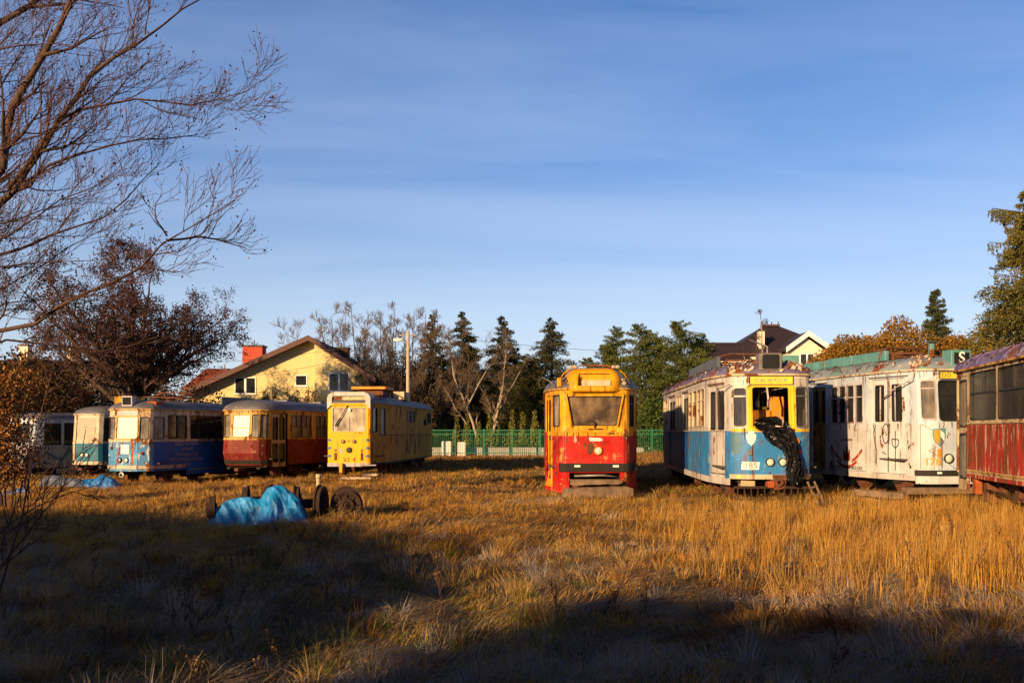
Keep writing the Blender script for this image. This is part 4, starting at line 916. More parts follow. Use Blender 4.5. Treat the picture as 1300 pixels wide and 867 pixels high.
# ------------------------------------------------------------------ red trailer on the left
def red_trailer():
    half = [(0, 0), (.5, 0), (.72, .08), (.88, .30), (.98, .8), (1.08, 1.5), (1.12, 2.2), (1.12, 9), (1.0, 9.8), (.7, 10), (0, 10)]
    t = Tram('tram_trailer', 'dark red trailer with cream windows and rounded grey roof between blue and yellow trams', (-9.96, 36.5), .27, -.14, half, group=TR, prof=[(.5, .15), (.95, -.06), (1.5, 0), (2.7, .10)])
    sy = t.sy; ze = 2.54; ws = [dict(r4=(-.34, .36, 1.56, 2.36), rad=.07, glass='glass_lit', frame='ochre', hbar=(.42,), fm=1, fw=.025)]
    for g in (-1, 1):
        ws.append(dict(r4=((-.70, -.45) if g < 0 else (.45, .70))+(1.54, 2.36), rad=.05, glass='glass_grey')); a, b = sy(.10), sy(.40); ws.append(dict(r4=((-b, -a) if g < 0 else (a, b))+(1.54, 2.36), glass='glass_grey', rad=.05))
        for y in (1.85, 3.9, 6.0): ws += winrow(t, g, y, y+1.6, 2, 1.52, 2.36, gap=.07, glass='glass_grey' if y < 5 else 'glass', hbar=(.5,), vbar=((.5, .5, 1),))
    door = (sy(.60), sy(1.6), .42, 2.42)
    t.skin('body', -t.S[-1], t.S[-1], .50, ze, ['red_dark', 'ochre', 'red_dark'], lambda s, z: (1 if z > 1.46 or 1.25 < abs(s) < 1.45 else (2 if abs(s) < .8 else 0)), ws, [door], zl=(1.46,))
    p, q, z0, z1 = door; wd = (q-p)/2
    for i in range(2):
        a = p+wd*i+.02; b = a+wd-.06
        t.skin('door_leaf', a, b, z0+.02, z1-.02, ['beige_rust'], lambda s, z: 0, [dict(r4=(a+.07, b-.07, 1.45, z1-.15), glass='glass_dark', sub=True), dict(r4=(a+.07, b-.07, z0+.2, 1.3), glass='glass_dark', sub=True)], off=-.03-.06*i)
    t.strip('waist_trim', -.9, .9, 1.44, 1.48, .02, 'ochre'); t.strip('bumper', -.9, sy(.5), .55, .70, .03, 'bumper')
    t.roof(ze, .40, 'roof_grey', lip='ochre', over=.05)
    for s in (-.6, .45): t.lamp('tail_light', s, 1.22, .035, 'redlens', 'red_dark')
    t.stains([(-.9, .9, 2.5, 20, .25), (-.9, .9, 1.44, 24, .5), (sy(.3), sy(8), 1.44, 40, .5)], 11)
    t.box('coupler', -.08, .08, -.3, .3, .30, .42, 'rustm'); t.under(.3, .5); t.bogie(2.2, .33); t.bogie(7.8, .33)
    t.box('roof_vent', -.3, .3, 3, 3.5, 2.92, 3.0, 'roof_grey'); t.box('roof_vent', -.3, .3, 6, 6.5, 2.92, 3.0, 'roof_grey')
red_trailer()

# ------------------------------------------------------------------ blue and cream tram on the left
def blue_tram():
    half = [(0, 0), (.44, 0), (.47, .02), (.80, .16), (.85, .27), (.97, .9), (1.06, 1.5), (1.1, 2.2), (1.1, 10.5), (1.0, 11.3), (.6, 11.8), (0, 11.8)]
    t = Tram('tram', 'cream over blue tram with bright whitened windscreen and faded lines of writing on its side', (-13.3, 34.3), .25, -.24, half, group=TR, prof=[(.5, 0), (1.5, 0), (2.7, .10)])
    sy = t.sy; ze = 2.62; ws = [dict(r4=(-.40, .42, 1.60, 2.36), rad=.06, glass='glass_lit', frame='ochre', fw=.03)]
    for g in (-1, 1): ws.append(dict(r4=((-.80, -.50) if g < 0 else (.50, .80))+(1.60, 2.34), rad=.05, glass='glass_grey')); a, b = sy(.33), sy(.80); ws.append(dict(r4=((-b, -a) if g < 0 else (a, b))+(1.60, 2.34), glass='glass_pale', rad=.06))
    for g in (-1, 1):
        ws += winrow(t, g, 1.0, 2.0, 2, 1.60, 2.42, gap=.05, glass='glass_dark', hbar=(.66,)); ws += winrow(t, g, 2.25, 4.4, 4, 1.60, 2.42, gap=.05, glass='glass_dark', hbar=(.66,)); ws += winrow(t, g, 4.8, 10.2, 7, 1.60, 2.42, gap=.06, glass='glass_dark', hbar=(.66,))
    t.skin('body', -t.S[-1], t.S[-1], .48, ze, ['blue_bright', 'cream', 'blue_side', 'beige_rust'], lambda s, z: ((3 if abs(s) < .9 else 1) if z > 1.5 else (0 if abs(s) < 1.1 else 2)), ws, zl=(1.5,))
    t.strip('belt_trim', -t.S[-1], t.S[-1], 1.49, 1.515, .012, 'cream'); t.strip('bumper_band', -1.0, sy(1.9), .56, .68, .03, 'cream')
    t.strip('side_skirt', sy(2.0), sy(10), .30, .48, .01, 'blue_side', off=-.01); t.strip('skirt_edge', sy(2.2), sy(10), .47, .49, .02, 'cream')
    for x, z, mt in ((-.62, 1.28, 'redlens'), (.60, 1.10, 'redlens')): t.lamp('tail_light', x, z, .045, mt, 'rustm')
    t.decal('white_plate', [(-.20, 1.40), (.12, 1.40), (.12, 1.08), (-.20, 1.08)], .006, 'signwhite')
    t.lamp('headlight', -.24, .86, .075, 'steel'); t.lamp('headlight', .02, .86, .075, 'lampglass')
    t.lathe_part('coupler', [(.03, 0), (.10, .02), (.10, .06), (.05, .07), (.05, .03)], (-.06, -.12, .36), (0, -1, 0), 'steel')
    t.decal('rust_streak', [(.20, 1.50), (.30, 1.50), (.27, .60), (.22, .60)], .005, 'rustorange'); t.decal('rust_streak', [(-.62, 1.45), (-.55, 1.44), (-.56, 1.2), (-.60, 1.2)], .005, 'rustm')
    for i, (tx, w_) in enumerate((('WESELE NA SZYNACH', 1), ('WYNAJEM', 1), ('TRAMWAJE LODZKIE', 1), ('IMPREZY OKOLICZNOSCIOWE', 1), ('BIURO', 1))):
        t.text('lettering', tx, sy(2.05), 1.40-i*.185, .15, .008, 'lilac', sx=.95)
    sg = t.skin('destination_sign', -.40, .42, 2.42, 2.56, ['lilac'], lambda s, z: 0, [], off=.012, thick=.02)
    t.roof(ze, .34, 'roof_grey', lip='ochre')
    hb = t.box('roof_sign_box', -.22, .20, .06, .36, 2.72, 3.08, 'lilac'); mb = MB(); mb.box(-.17, .15, .045, .059, 2.77, 3.03); mb.build('sign_glass', M['glass_dark'], hb)
    t.box('roof_duct', .55, .65, 5.2, 11, 2.90, 3.22, 'duct_grey'); t.pantograph(3.0, 3.05, 'rustm', L_=2.0); t.box('rust_dome', .45, .85, .5, 1.0, 2.72, 2.9, 'rustorange')
    t.stains([(-.85, .85, 2.6, 22, .3), (-.85, .85, 1.48, 20, .5), (sy(.3), sy(10), 1.48, 40, .5), (sy(.3), sy(10), 2.6, 40, .3)], 10)
    t.under(.26, .52); t.bogie(2.2, .30); t.bogie(9, .30)
blue_tram()

# ------------------------------------------------------------------ teal tram and the lilac one behind the shrub
def teal_tram():
    half = [(0, 0), (.45, 0), (.62, .05), (.72, .2), (.86, .9), (1.0, 1.6), (1.08, 2.2), (1.08, 9.5), (.8, 10.4), (0, 10.5)]
    t = Tram('tram', 'white over teal tram with branch shadows on its pale front, half behind the blue tram', (-17.6, 41.0), .30, -.30, half, group=TR, prof=[(.5, 0), (1.4, 0), (2.7, .12)])
    sy = t.sy; ze = 2.62; ws = [dict(r4=(-.46, .44, 1.58, 2.46), rad=.05, glass='glass_cream', hbar=(.6,), frame='cream')]
    for g in (-1, 1):
        a, b = sy(.22), sy(.80); ws.append(dict(r4=((-b, -a) if g < 0 else (a, b))+(1.52, 2.46), rad=.05, glass='glass_dark')); ws += winrow(t, g, 1.0, 2.4, 1, 1.52, 2.46, glass='glass_dark'); ws += winrow(t, g, 2.7, 8.9, 6, 1.52, 2.46, gap=.07, glass='glass_dark')
    t.skin('body', -t.S[-1], t.S[-1], .55, ze, ['teal', 'cream'], lambda s, z: 1 if z > 1.42 or s < -.50 and abs(s) < .8 else 0, ws, zl=(1.42,))
    t.strip('bumper_band', -.8, sy(2.3), .55, .68, .03, 'cream'); t.strip('belt_trim', -.8, sy(9), 1.42, 1.46, .02, 'cream')
    t.lamp('headlight', -.12, .95, .07); t.lamp('headlight', .12, .95, .07)
    t.roof(ze, .36, 'roof_grey', lip='cream'); t.under(.3, .55); t.bogie(2.2); t.bogie(8.2); t.box('coupler', -.1, .1, -.3, .3, .32, .42, 'rustm'); t.box('roof_box', .1, .8, 1.7, 2.6, 2.98, 3.42, 'yellow_side')
teal_tram()
def lilac_tram():
    half = [(0, 0), (.5, 0), (.8, .15), (.95, .5), (1.05, 1.2), (1.1, 2), (1.1, 9.5), (.8, 10.4), (0, 10.5)]
    t = Tram('tram', 'grey and lilac graffiti covered tram with bulging white nose behind brown shrub at far left', (-20.7, 41.5), .30, -.45, half, group=TR, prof=[(.5, -.5), (.9, -.55), (1.35, -.25), (1.6, 0), (2.7, .15)])
    sy = t.sy; ze = 2.60; ws = [dict(r4=(-.6, .6, 1.6, 2.4), rad=.06, glass='glass_dark', vbar=((.5, 0, 1),))]
    for g in (-1, 1):
        ws += winrow(t, g, .55, 1.4, 1, 1.5, 2.4, glass='glass_dark'); ws += winrow(t, g, 1.6, 9.3, 8, 1.46, 2.42, gap=.14, glass='glass_dark')
    t.skin('body', -t.S[-1], t.S[-1], .55, ze, ['lilac', 'white_side'], lambda s, z: 1 if z > 1.5 else 0, ws, zl=(1.5,))
    t.strip('belt_trim', -2, sy(9), 1.42, 1.45, .02, 'white_side'); t.roof(ze, .28, 'roof_grey', lip='lilac'); t.under(.3, .55); t.bogie(2.4); t.bogie(8.2)
    t.strip('side_step', sy(1.2), sy(3.6), .28, .5, .03, 'lilac')
    t.line('graffiti', [[(sy(.8), 1.2), (sy(1.4), .8), (sy(1.9), 1.3), (sy(2.4), .75), (sy(2.9), 1.3)], [(.2, 1.2), (.6, .8), (.9, 1.2)]], .10, .006, 'blue_patch')
    t.box('coupler', -.1, .1, -.7, .3, .32, .42, 'rustm'); t.lamp('headlight', -.3, 1.0, .08); t.lamp('headlight', .3, 1.0, .08)
lilac_tram()

# ------------------------------------------------------------------ the ground
def ground():
    def axis(lo, hi, st, far):
        a = list(np.arange(lo, hi+1e-6, st)); f = []; x = hi; d = st
        while x < far: d *= 1.35; x += d; f.append(x)
        g = []; x = lo; d = st
        while x > -far: d *= 1.35; x -= d; g.append(x)
        return g[::-1]+a+f
    xs = axis(-26, 22, .2, 1500); ys = axis(-4, 60, .2, 1500)
    V = []; 
    for y in ys:
        for x in xs:
            z = gz(x, y) if abs(x) < 60 else gz(60*(1 if x > 0 else -1), y)
            if -30 < x < 26 and -6 < y < 64: z += float(bump2(x, y))
            V.append((x, y, z-.02))
    nx = len(xs); ny = len(ys); I = np.arange(nx*ny).reshape(ny, nx)
    F = np.stack([I[:-1, :-1], I[:-1, 1:], I[1:, 1:], I[1:, :-1]], -1).reshape(-1, 4)
    m, t, p = newmat('thatch_and_soil'); v = nd(t, 'ShaderNodeTexCoord').outputs['Object']
    n1 = noise(t, v, .5, 8, .65); n2 = noise(t, v, 6, 9, .7)
    c = mixc(t, ramp(t, n1, .4, .62), (.055, .036, .018), (.075, .06, .022)); c = mixc(t, ramp(t, n2, .45, .7), c, (.19, .12, .05))
    t.links.new(c, p.inputs['Base Color']); p.inputs['Roughness'].default_value = .95; bump(t, p, n2, 1.0, .06)
    o = np_mesh('ground', V, F, m, smooth=True); tag(o, kind='structure')
ground()

# ------------------------------------------------------------------ wood, twig and leaf builders
def noise2(x, y, s=1.0, seed=0):
    r = np.random.RandomState(seed); o = np.zeros_like(x)
    for k in range(6):
        a = r.uniform(0, 6.28); f = s*r.uniform(.6, 2.2); o += np.sin((x*math.cos(a)+y*math.sin(a))*f+r.uniform(0, 6.28)+1.3*np.sin((y*math.cos(a)-x*math.sin(a))*f*.7))
    return o/6
class Tree:
    def __init__(s, seed, mr=.003, kr=.75, lr=.52): s.mr = mr; s.kr = kr; s.lr = lr; s.r = random.Random(seed); s.big = []; s.fine = []; s.tips = []
    def seg(s, p, q, a, b):
        (s.big if max(a, b) > .028 else s.fine).append((*p, *q, a, b))
    def limb(s, pts, r0, r1, kids, klen, depth, spread=.75, up=.25, cut=.15, bias=None, wob=.12):
        """pts: guide polyline; children leave it all along"""
        pts = [Vector(p) for p in pts]; L_ = [0]
        for a, b in zip(pts, pts[1:]): L_.append(L_[-1]+(b-a).length)
        tot = L_[-1]
        def at(f):
            d = f*tot
            for i in range(len(pts)-1):
                if d <= L_[i+1]+1e-9: return pts[i].lerp(pts[i+1], (d-L_[i])/max(1e-6, L_[i+1]-L_[i])), (pts[i+1]-pts[i]).normalized()
            return pts[-1], (pts[-1]-pts[-2]).normalized()
        n = max(2, int(tot/max(.12, min(.5, tot/5)))); prev = pts[0]; pr = r0
        for i in range(1, n+1):
            f = i/n; p, _ = at(f); p = p+Vector((s.r.gauss(0, 1), s.r.gauss(0, 1), s.r.gauss(0, 1)))*wob*(tot/n)*.4; r = r0+(r1-r0)*f
            s.seg(prev, p, pr, r); prev = p; pr = r
        s.tips.append(prev)
        if depth <= 0: return
        for i in range(kids):
            f = cut+(1-cut)*(i+s.r.random())/kids; p, d = at(f)
            o = d.orthogonal().normalized(); o.rotate(Matrix.Rotation(s.r.uniform(0, 6.283), 3, d))
            nd_ = (d*(1-spread*.5)+o*spread*s.r.uniform(.6, 1.1)+Vector((0, 0, up))+(bias or Vector((0, 0, 0)))).normalized()
            l = klen*(1-.55*f)*s.r.uniform(.55, 1.15); r = max(s.mr*1.4, min((r0+(r1-r0)*f)*.62, r0*.5))
            mid = p+nd_*l*.5+Vector((s.r.gauss(0, 1), s.r.gauss(0, 1), s.r.gauss(0, 1)))*l*.06; e = p+(nd_+Vector((0, 0, up*.5))).normalized()*l
            s.limb([p, mid, e], r, max(s.mr, r*.3), max(2, int(kids*s.kr)), klen*s.lr, depth-1, spread, up, .2, bias, wob)
    def build(s, root, bark, twig, big_n=6, fine_n=3):
        if s.big:
            V, F = tubes_np(s.big, big_n); np_mesh('trunk', V, F, bark, parent=root, smooth=True)
        if s.fine:
            V, F = tubes_np(s.fine, fine_n); return np_mesh('crown', V, F, twig, parent=root)
def cards(P, size, rng, cols, w=.5, updir=None, jit=.25):
    """one leaf-sized quad per point; returns V, F, col"""
    n = len(P); a = rng.normal(size=(n, 3));
    if updir is not None: a = a*.6+updir
    a /= np.linalg.norm(a, axis=1, keepdims=True)+1e-9; b = np.cross(a, rng.normal(size=(n, 3))); b /= np.linalg.norm(b, axis=1, keepdims=True)+1e-9
    sz = (size*rng.uniform(.6, 1.35, n))[:, None]; a = a*sz; b = b*sz*w
    V = np.stack([P-b*.6, P+a*.5-b, P+a, P+a*.5+b], 1).reshape(-1, 3); F = np.arange(4*n).reshape(n, 4)
    ci = rng.randint(0, len(cols), n); c = np.array(cols)[ci]*(1+rng.uniform(-jit, jit, (n, 1))); return V, F, np.repeat(c, 4, 0)
M['leaf'] = tinted('leaf', .75, trans=.25); M['needle'] = tinted('needles', .7, trans=.1); M['grass'] = tinted('dry_blades', .75, trans=.3)
M['bark'] = plain('grey_brown_bark', (.06, .04, .028), .95, .4, 9, bmp=.6); M['bark_red'] = plain('reddish_bark', (.075, .042, .028), .9, .35, 12, bmp=.3)
M['twig_red'] = plain('reddish_twigs', (.075, .036, .028), .85, .3, 5, bmp=0); M['twig_tan'] = plain('tan_twigs', (.115, .078, .05), .85, .3, 5, bmp=0)
M['bark_pale'] = plain('pale_birch_bark', (.27, .22, .165), .85, .35, 4, bmp=.3)

def conifer(name, label, loc, h, rad, seed, cols, dens=1.0, droop=.25, group=None, shape=1.0, base=.06, csize=.16, gap=0.0, reps0=12):
    rng = np.random.RandomState(seed); rr = random.Random(seed); root = empty(name, loc); tag(root, label, 'tree', group)
    mb = MB(); mb.tube([(0, 0, -.2), (.03*h*.1, 0, h*.5), (0, 0, h*.98)], [h*.022, h*.013, .012], 7); mb.build('trunk', M['bark'], root)
    P = []; segs = []; n = int(34*dens*h**.6)
    for i in range(n):
        f = base+(1-base)*(i/n)**.9; z = h*f; L_ = rad*(1-f)**shape*rr.uniform(.62, 1.12)+.10; az = rr.uniform(0, 6.283)
        if rr.random() < gap: continue
        d = np.array([math.cos(az), math.sin(az), 0.]); rise = (.55*f-.05)
        k = max(4, int(L_/.07)); t_ = np.linspace(.12, 1, k)
        pts = np.stack([d[0]*L_*t_, d[1]*L_*t_, z+L_*(rise*t_-droop*t_**2)], 1); wd = L_*.20*(1-t_*.5)
        reps = reps0
        for _ in range(reps):
            q = pts+rng.normal(size=pts.shape)*np.stack([wd*.9, wd*.9, wd*.35+.02], 1); P.append(q)
        segs.append((0, 0, z, *pts[-1], .02+.008*L_, .006))
    P = np.concatenate(P); outward = P.copy(); outward[:, 2] = 0; outward /= np.linalg.norm(outward, axis=1, keepdims=True)+1e-9; outward[:, 2] = -.1
    V, F, c = cards(P, csize, rng, cols, .22, outward)
    np_mesh('crown', V, F, M['needle'], c, root)
    V, F = tubes_np(segs, 3); np_mesh('limb', V, F, M['bark'], parent=root)
    return root
def bush(name, label, loc, rx, ry, h, seed, cols, n=3500, size=.14, group=None, cat='tree', leafmat='leaf', stems=8, lobes=9, upright=.2, pointy=0):
    rng = np.random.RandomState(seed); root = empty(name, loc); tag(root, label, cat, group)
    C_ = []
    for i in range(lobes):
        a = rng.uniform(0, 6.28); f = rng.uniform(0, .8); z = rng.uniform(.2, .85); sh = (1-z*pointy)
        C_.append((math.cos(a)*rx*f*.6*sh, math.sin(a)*ry*f*.6*sh, h*z, rng.uniform(.28, .55)*rx*sh+.1, h*rng.uniform(.14, .26)))
    C_.append((0, 0, h*.45, rx*.7, h*.45)); C_ = np.array(C_)
    k = rng.randint(0, len(C_), n); d = rng.normal(size=(n, 3)); d /= np.linalg.norm(d, axis=1, keepdims=True); r = rng.uniform(.55, 1.08, (n, 1))**.6
    P = C_[k, :3]+d*r*np.stack([C_[k, 3], C_[k, 3]*ry/rx, C_[k, 4]], 1); P[:, 2] = np.clip(P[:, 2], .05, None)
    V, F, c = cards(P, size, rng, cols, .5, d*.5+np.array([0, 0, upright])); np_mesh('crown', V, F, M[leafmat], c, root)
    if stems:
        sg = []
        for i in range(stems):
            e = C_[i % len(C_), :3]; sg.append((rng.uniform(-.15, .15), rng.uniform(-.15, .15), -.1, *(e), .05*max(.5, h*.2), .015))
        V, F = tubes_np(sg, 5); np_mesh('trunk', V, F, M['bark'], parent=root)
    return root

# ------------------------------------------------------------------ big bare tree at the left
def near_tree():
    T = Tree(11, .003, .62, .60); Y0 = 17.0
    base = W(-190, 655, Y0); base.z = gz(base.x, Y0)-.1
    root = empty('bare_tree', base); tag(root, 'large bare tree reaching in from the left with reddish twigs', 'tree')
    def g(u, v, dy=0): p = W(u, v, Y0+dy); return p-base
    T.limb([Vector((0, 0, 0)), g(-185, 500), g(-170, 330), g(-150, 150), g(-130, -60), g(-120, -250)], .25, .09, 0, 0, 0)
    B = Vector((.25, 0, .1))
    T.limb([g(-172, 380), g(-90, 330, .3), (g(0, 262, .4)), g(32, 223, .4), g(69, 159, .5), g(106, 106, .6), g(154, 64, .6), g(212, 27, .7), g(262, -8, .8)], .085, .014, 14, 1.9, 3, bias=B*.6)
    T.limb([g(-165, 320), g(-60, 280, -.5), g(0, 217, -.7), g(16, 138, -.9), g(42, 90, -1), g(69, 48, -1.2), g(100, -15, -1.3), g(120, -80, -1.4)], .10, .03, 11, 1.8, 3, bias=B*.3)
    T.limb([g(-90, 330, .3), g(0, 258, 1), g(32, 233, 1.1), g(80, 201, 1.4), g(133, 186, 1.6), g(186, 178, 1.8), g(250, 172, 2.2)], .05, .008, 12, 1.6, 3, bias=B)
    T.limb([g(10, 240, .4), g(80, 143, 0), g(120, 136, -.3), g(159, 127, -.5), g(239, 133, -.8), g(280, 127, -1), g(312, 118, -1.2)], .04, .007, 13, 1.4, 3, bias=B)
    T.limb([g(-178, 460), g(-90, 432, -1), g(0, 419, -1.5), g(32, 414, -1.5), g(80, 387, -1.6), g(133, 361, -1.8), g(186, 334, -2), g(212, 305, -2.1), g(249, 286, -2.3), g(285, 268, -2.5), g(305, 250, -2.6)], .06, .006, 11, 1.5, 3, cut=.35, bias=B)
    T.limb([g(212, 305, -2.1), g(255, 300, -2.0), g(280, 305, -1.8), g(312, 315, -1.7)], .022, .008, 9, .9, 2, bias=B)
    T.limb([g(212, 300, -2.1), g(200, 280, -2.3), g(195, 262, -2.4), g(206, 248, -2.4)], .018, .006, 5, .7, 2)
    T.limb([g(-175, 420), g(-80, 350, 1), g(0, 324, 1.4), g(69, 297, 1.6), g(133, 276, 1.8), g(175, 239, 2), g(205, 205, 2.1)], .045, .008, 11, 1.4, 3, bias=B)
    T.limb([g(-176, 430), g(-80, 400, 2), g(0, 371, 2.4), g(69, 329, 2.6), g(110, 297, 2.8), g(150, 285, 3)], .032, .007, 10, 1.3, 3, bias=B)
    T.limb([g(-150, 150), g(-60, 60, .5), g(20, 20, .8), g(90, -30, 1), g(180, -80, 1.3), g(300, -120, 1.4)], .07, .02, 11, 2.0, 3, bias=B*.4)
    T.limb([g(-178, 470), g(-60, 455, 0), g(20, 430, .4), g(80, 440, .8), g(130, 445, 1), g(200, 430, 1.3)], .035, .008, 8, .9, 2, cut=.4, bias=B*.6)
    for (u0, v0, u1, v1, u2, v2, dy) in ((-150, 200, -20, 140, 60, 20, 1.5), (-150, 250, 0, 190, 110, 150, -1.5), (-170, 380, -20, 345, 120, 330, -.6), (-160, 300, -10, 290, 120, 250, 2.4), (-165, 350, 10, 300, 150, 215, -2.2), (-140, 120, 0, 60, 110, 60, -2), (-130, 40, 0, -10, 160, 10, .5), (-178, 470, -40, 400, 90, 375, 1.8)):
        T.limb([g(u0, v0), g((u0+u1)/2, (v0+v1)/2+6, dy*.5), g(u1, v1, dy), g((u1+u2)/2, (v1+v2)/2-4, dy), g(u2, v2, dy*1.1)], .04, .006, 11, 1.5, 3, bias=B*.7, cut=.3)
    T.build(root, M['bark_red'], M['twig_red'])
    rng = np.random.RandomState(3); tp = np.array([tuple(p) for p in T.tips if p.x > -base.x-9.5-1]); k = rng.randint(0, len(tp), 3200)
    P = tp[k]+rng.normal(size=(3200, 3))*.06
    V, F, c = cards(P, .05, rng, [(.12, .05, .04), (.17, .075, .05), (.08, .04, .03)], .3, np.array([0, 0, -.8])); np_mesh('seed_keys', V, F, M['leaf'], c, root)
near_tree()

# ------------------------------------------------------------------ tree standing behind the left trams
def mid_tree(name, label, u, Y, h, spread, seed, twig, bark, kids=9, leaf=None, nleaf=0, group=None, stems=1, up=.25, depth=3, zb=-.25, r0=None, lean=0, lsize=.07, limbs=.6):
    T = Tree(seed, Y*.00011); x = (u-650)/FPX*Y; root = empty(name, (x, Y, zb)); tag(root, label, 'tree', group); r = T.r
    for sI in range(stems):
        bx = r.uniform(-.25, .25)*(stems > 1); th = h*(.30 if stems == 1 else .2); a0 = r.uniform(0, 6.28)
        lx = ((sI+.5)/stems-.5+r.uniform(-.06, .06))*.62*h*(stems > 1)+lean; zf = 1 if stems < 5 else r.uniform(.82, 1)-.25*abs((sI+.5)/stems-.5); rr0 = (r0 or h*.022)/(stems**.4)
        T.limb([(bx, bx, 0), (bx+lx*.3, bx, th), (lx*.8, lx*.3, h*.62*zf), (lx*1.1+r.uniform(-.3, .3), 0, h*.98*zf)], rr0, .02, kids, spread*(.62 if stems < 5 else .42), depth, spread=.9, up=up, cut=.22)
        for i in range(int(kids*limbs) if stems == 1 else 1):
            a = a0+i*2.4; z0 = th*r.uniform(.8, 1.5); d = Vector((math.cos(a), math.sin(a), 0)); s_ = spread*r.uniform(.75, 1.05)
            T.limb([(lx*.4, 0, z0), tuple(d*s_*.45+Vector((lx*.5, 0, z0+h*.18))), tuple(d*s_*.95+Vector((lx*.5, 0, z0+h*r.uniform(.25, .5))))], rr0*.5, .015, kids, spread*.42, depth-1, spread=.9, up=up)
    T.build(root, bark, twig, 6, 3)
    if nleaf:
        rng = np.random.RandomState(seed); tp = np.array([tuple(p) for p in T.tips]); k = rng.randint(0, len(tp), nleaf)
        V, F, c = cards(tp[k]+rng.normal(size=(nleaf, 3))*.12, lsize, rng, leaf, .5); np_mesh('dead_leaves', V, F, M['leaf'], c, root)
    return root
BR = [(.10, .05, .03), (.14, .07, .035), (.07, .04, .03)]
mid_tree('bare_tree', 'broad tree with dark brown seed clusters rising behind the left trams', 168, 55, 11.4, 6.2, 21, M['twig_red'], M['bark'], kids=12, limbs=1.5, leaf=[(.075, .035, .03), (.11, .05, .035), (.05, .03, .03)], nleaf=60000, depth=3, r0=.36, lsize=.085)
mid_tree('bare_tree', 'brown bare tree at the far left edge behind the shrub', 40, 58, 7.4, 3.6, 22, M['twig_red'], M['bark'], kids=9, leaf=[(.13, .05, .03), (.18, .07, .03)], nleaf=9000, depth=3, r0=.16, lsize=.08)
for i, (u, Y, h, s_, lab) in enumerate((
        (425, 74, 11.3, 5.0, 'bare tree with spreading grey twigs just right of the cream house gable'),
        (468, 72, 11.8, 4.2, 'bare upright tree left of the concrete lamp pole'),
        (500, 70, 10.8, 3.6, 'tan bare tree with dense upright twigs touching the lamp pole'),
        (535, 71, 11.0, 3.6, 'tan bare tree just right of the lamp pole'))):
    mid_tree('bare_tree', lab, u, Y, h, s_, 31+i, M['twig_tan'], M['bark'], kids=11, stems=7, up=.30, depth=3, group='bare trees behind the work tram', r0=.16)
for i, (u, Y, h, lean, lab) in enumerate(((613, 68, 8.8, -2.4, 'pale trunked birch leaning left in front of the dark spruces'), (622, 68, 8.7, 1.2, 'pale trunked birch leaning right beside the other birch'))):
    mid_tree('birch_tree', lab, u, Y, h, 2.6, 41+i, M['twig_tan'], M['bark_pale'], kids=14, limbs=.25, up=.25, depth=3, group='birches behind the green fence', lean=lean, r0=.13)
mid_tree('birch_tree', 'thin weeping birch in front of the dark hipped roof', 968, 66, 10.0, 1.5, 45, M['twig_red'], M['bark_pale'], kids=11, up=.25, depth=3, r0=.15)
mid_tree('bare_tree', 'small bare treetop showing right of the dark hipped roof', 1043, 90, 10.3, 2.0, 46, M['twig_red'], M['bark'], kids=8, up=.5, depth=2, r0=.1)
mid_tree('bare_tree', 'small bare treetop peeping over the centre tram between the pines', 757, 84, 6.6, 1.7, 47, M['twig_tan'], M['bark'], kids=8, up=.6, depth=3, r0=.1)

DK = [(.045, .050, .017), (.065, .064, .020), (.030, .034, .013)]; PN = [(.085, .110, .024), (.12, .135, .030), (.05, .07, .02)]
cn = [(549, 80, 400, 1.9, DK, 'narrow dark spruce rising beside the tan bare trees'), (588, 82, 395, 2.5, DK, 'tall dark spruce behind the left birch'), (637, 80, 402, 2.5, DK, 'tall dark spruce behind the right birch'),
      (700, 78, 404, 2.9, DK, 'broad dark spruce left of the centre tram'), (668, 76, 450, 2.6, DK, 'short dark spruce between the birch and the broad spruce'), (570, 86, 470, 3.0, DK, 'low dark spruce between the two tall ones'), (612, 78, 470, 3.2, DK, 'low dark spruce behind both birches'),
      (560, 76, 448, 2.4, DK, 'dark spruce filling the gap left of the left birch'), (655, 82, 442, 2.6, DK, 'dark spruce filling the gap right of the right birch'), (680, 84, 455, 2.4, DK, 'dark spruce just left of the broad spruce foot'), (598, 84, 440, 2.4, DK, 'dark spruce seen between the two birch crowns'),
      (745, 86, 455, 2.2, PN, 'short pine peeping over the roof of the centre tram'), (768, 84, 438, 1.7, PN, 'small slim pine above the centre tram roof'), (783, 80, 415, 2.3, PN, 'sunlit pine just right of the centre tram roof'), (812, 78, 413, 3.0, PN, 'bushy sunlit pine between the centre tram and tram 185'), (838, 82, 428, 2.4, PN, 'lower pine between the two bushy pines'),
      (863, 77, 408, 3.2, PN, 'bushy sunlit pine just left of tram 185 roof'), (890, 80, 425, 2.2, PN, 'pine beside the dark hipped house'), (730, 80, 470, 3.0, DK, 'low dark spruce directly behind the centre tram'), (650, 84, 490, 3.4, DK, 'low dark spruce behind the green fence'), (850, 80, 500, 3.0, DK, 'low dark spruce between centre tram and tram 185')]
for i, (u, Y, v, rad, cl, lab) in enumerate(cn):
    z = CH+(HOR-v)/FPX*Y; conifer('pine_tree' if cl is PN else 'spruce_tree', lab, ((u-650)/FPX*Y, Y, 0), z, rad*(1.6 if cl is DK else 1.35), 60+i, cl, dens=1.1 if cl is DK else 1.0, droop=.35 if cl is DK else .1, group='conifers behind the green fence', shape=.85 if cl is DK else .6, csize=.145, gap=.10)
conifer('spruce_tree', 'lone dark spruce poking above the orange hedge trees', ((1188-650)/FPX*64, 64, 0), 10.7, 2.6, 90, [(.05, .065, .02), (.07, .08, .025), (.03, .04, .02)], dens=1.2, droop=.2, shape=.8, csize=.13, reps0=20)
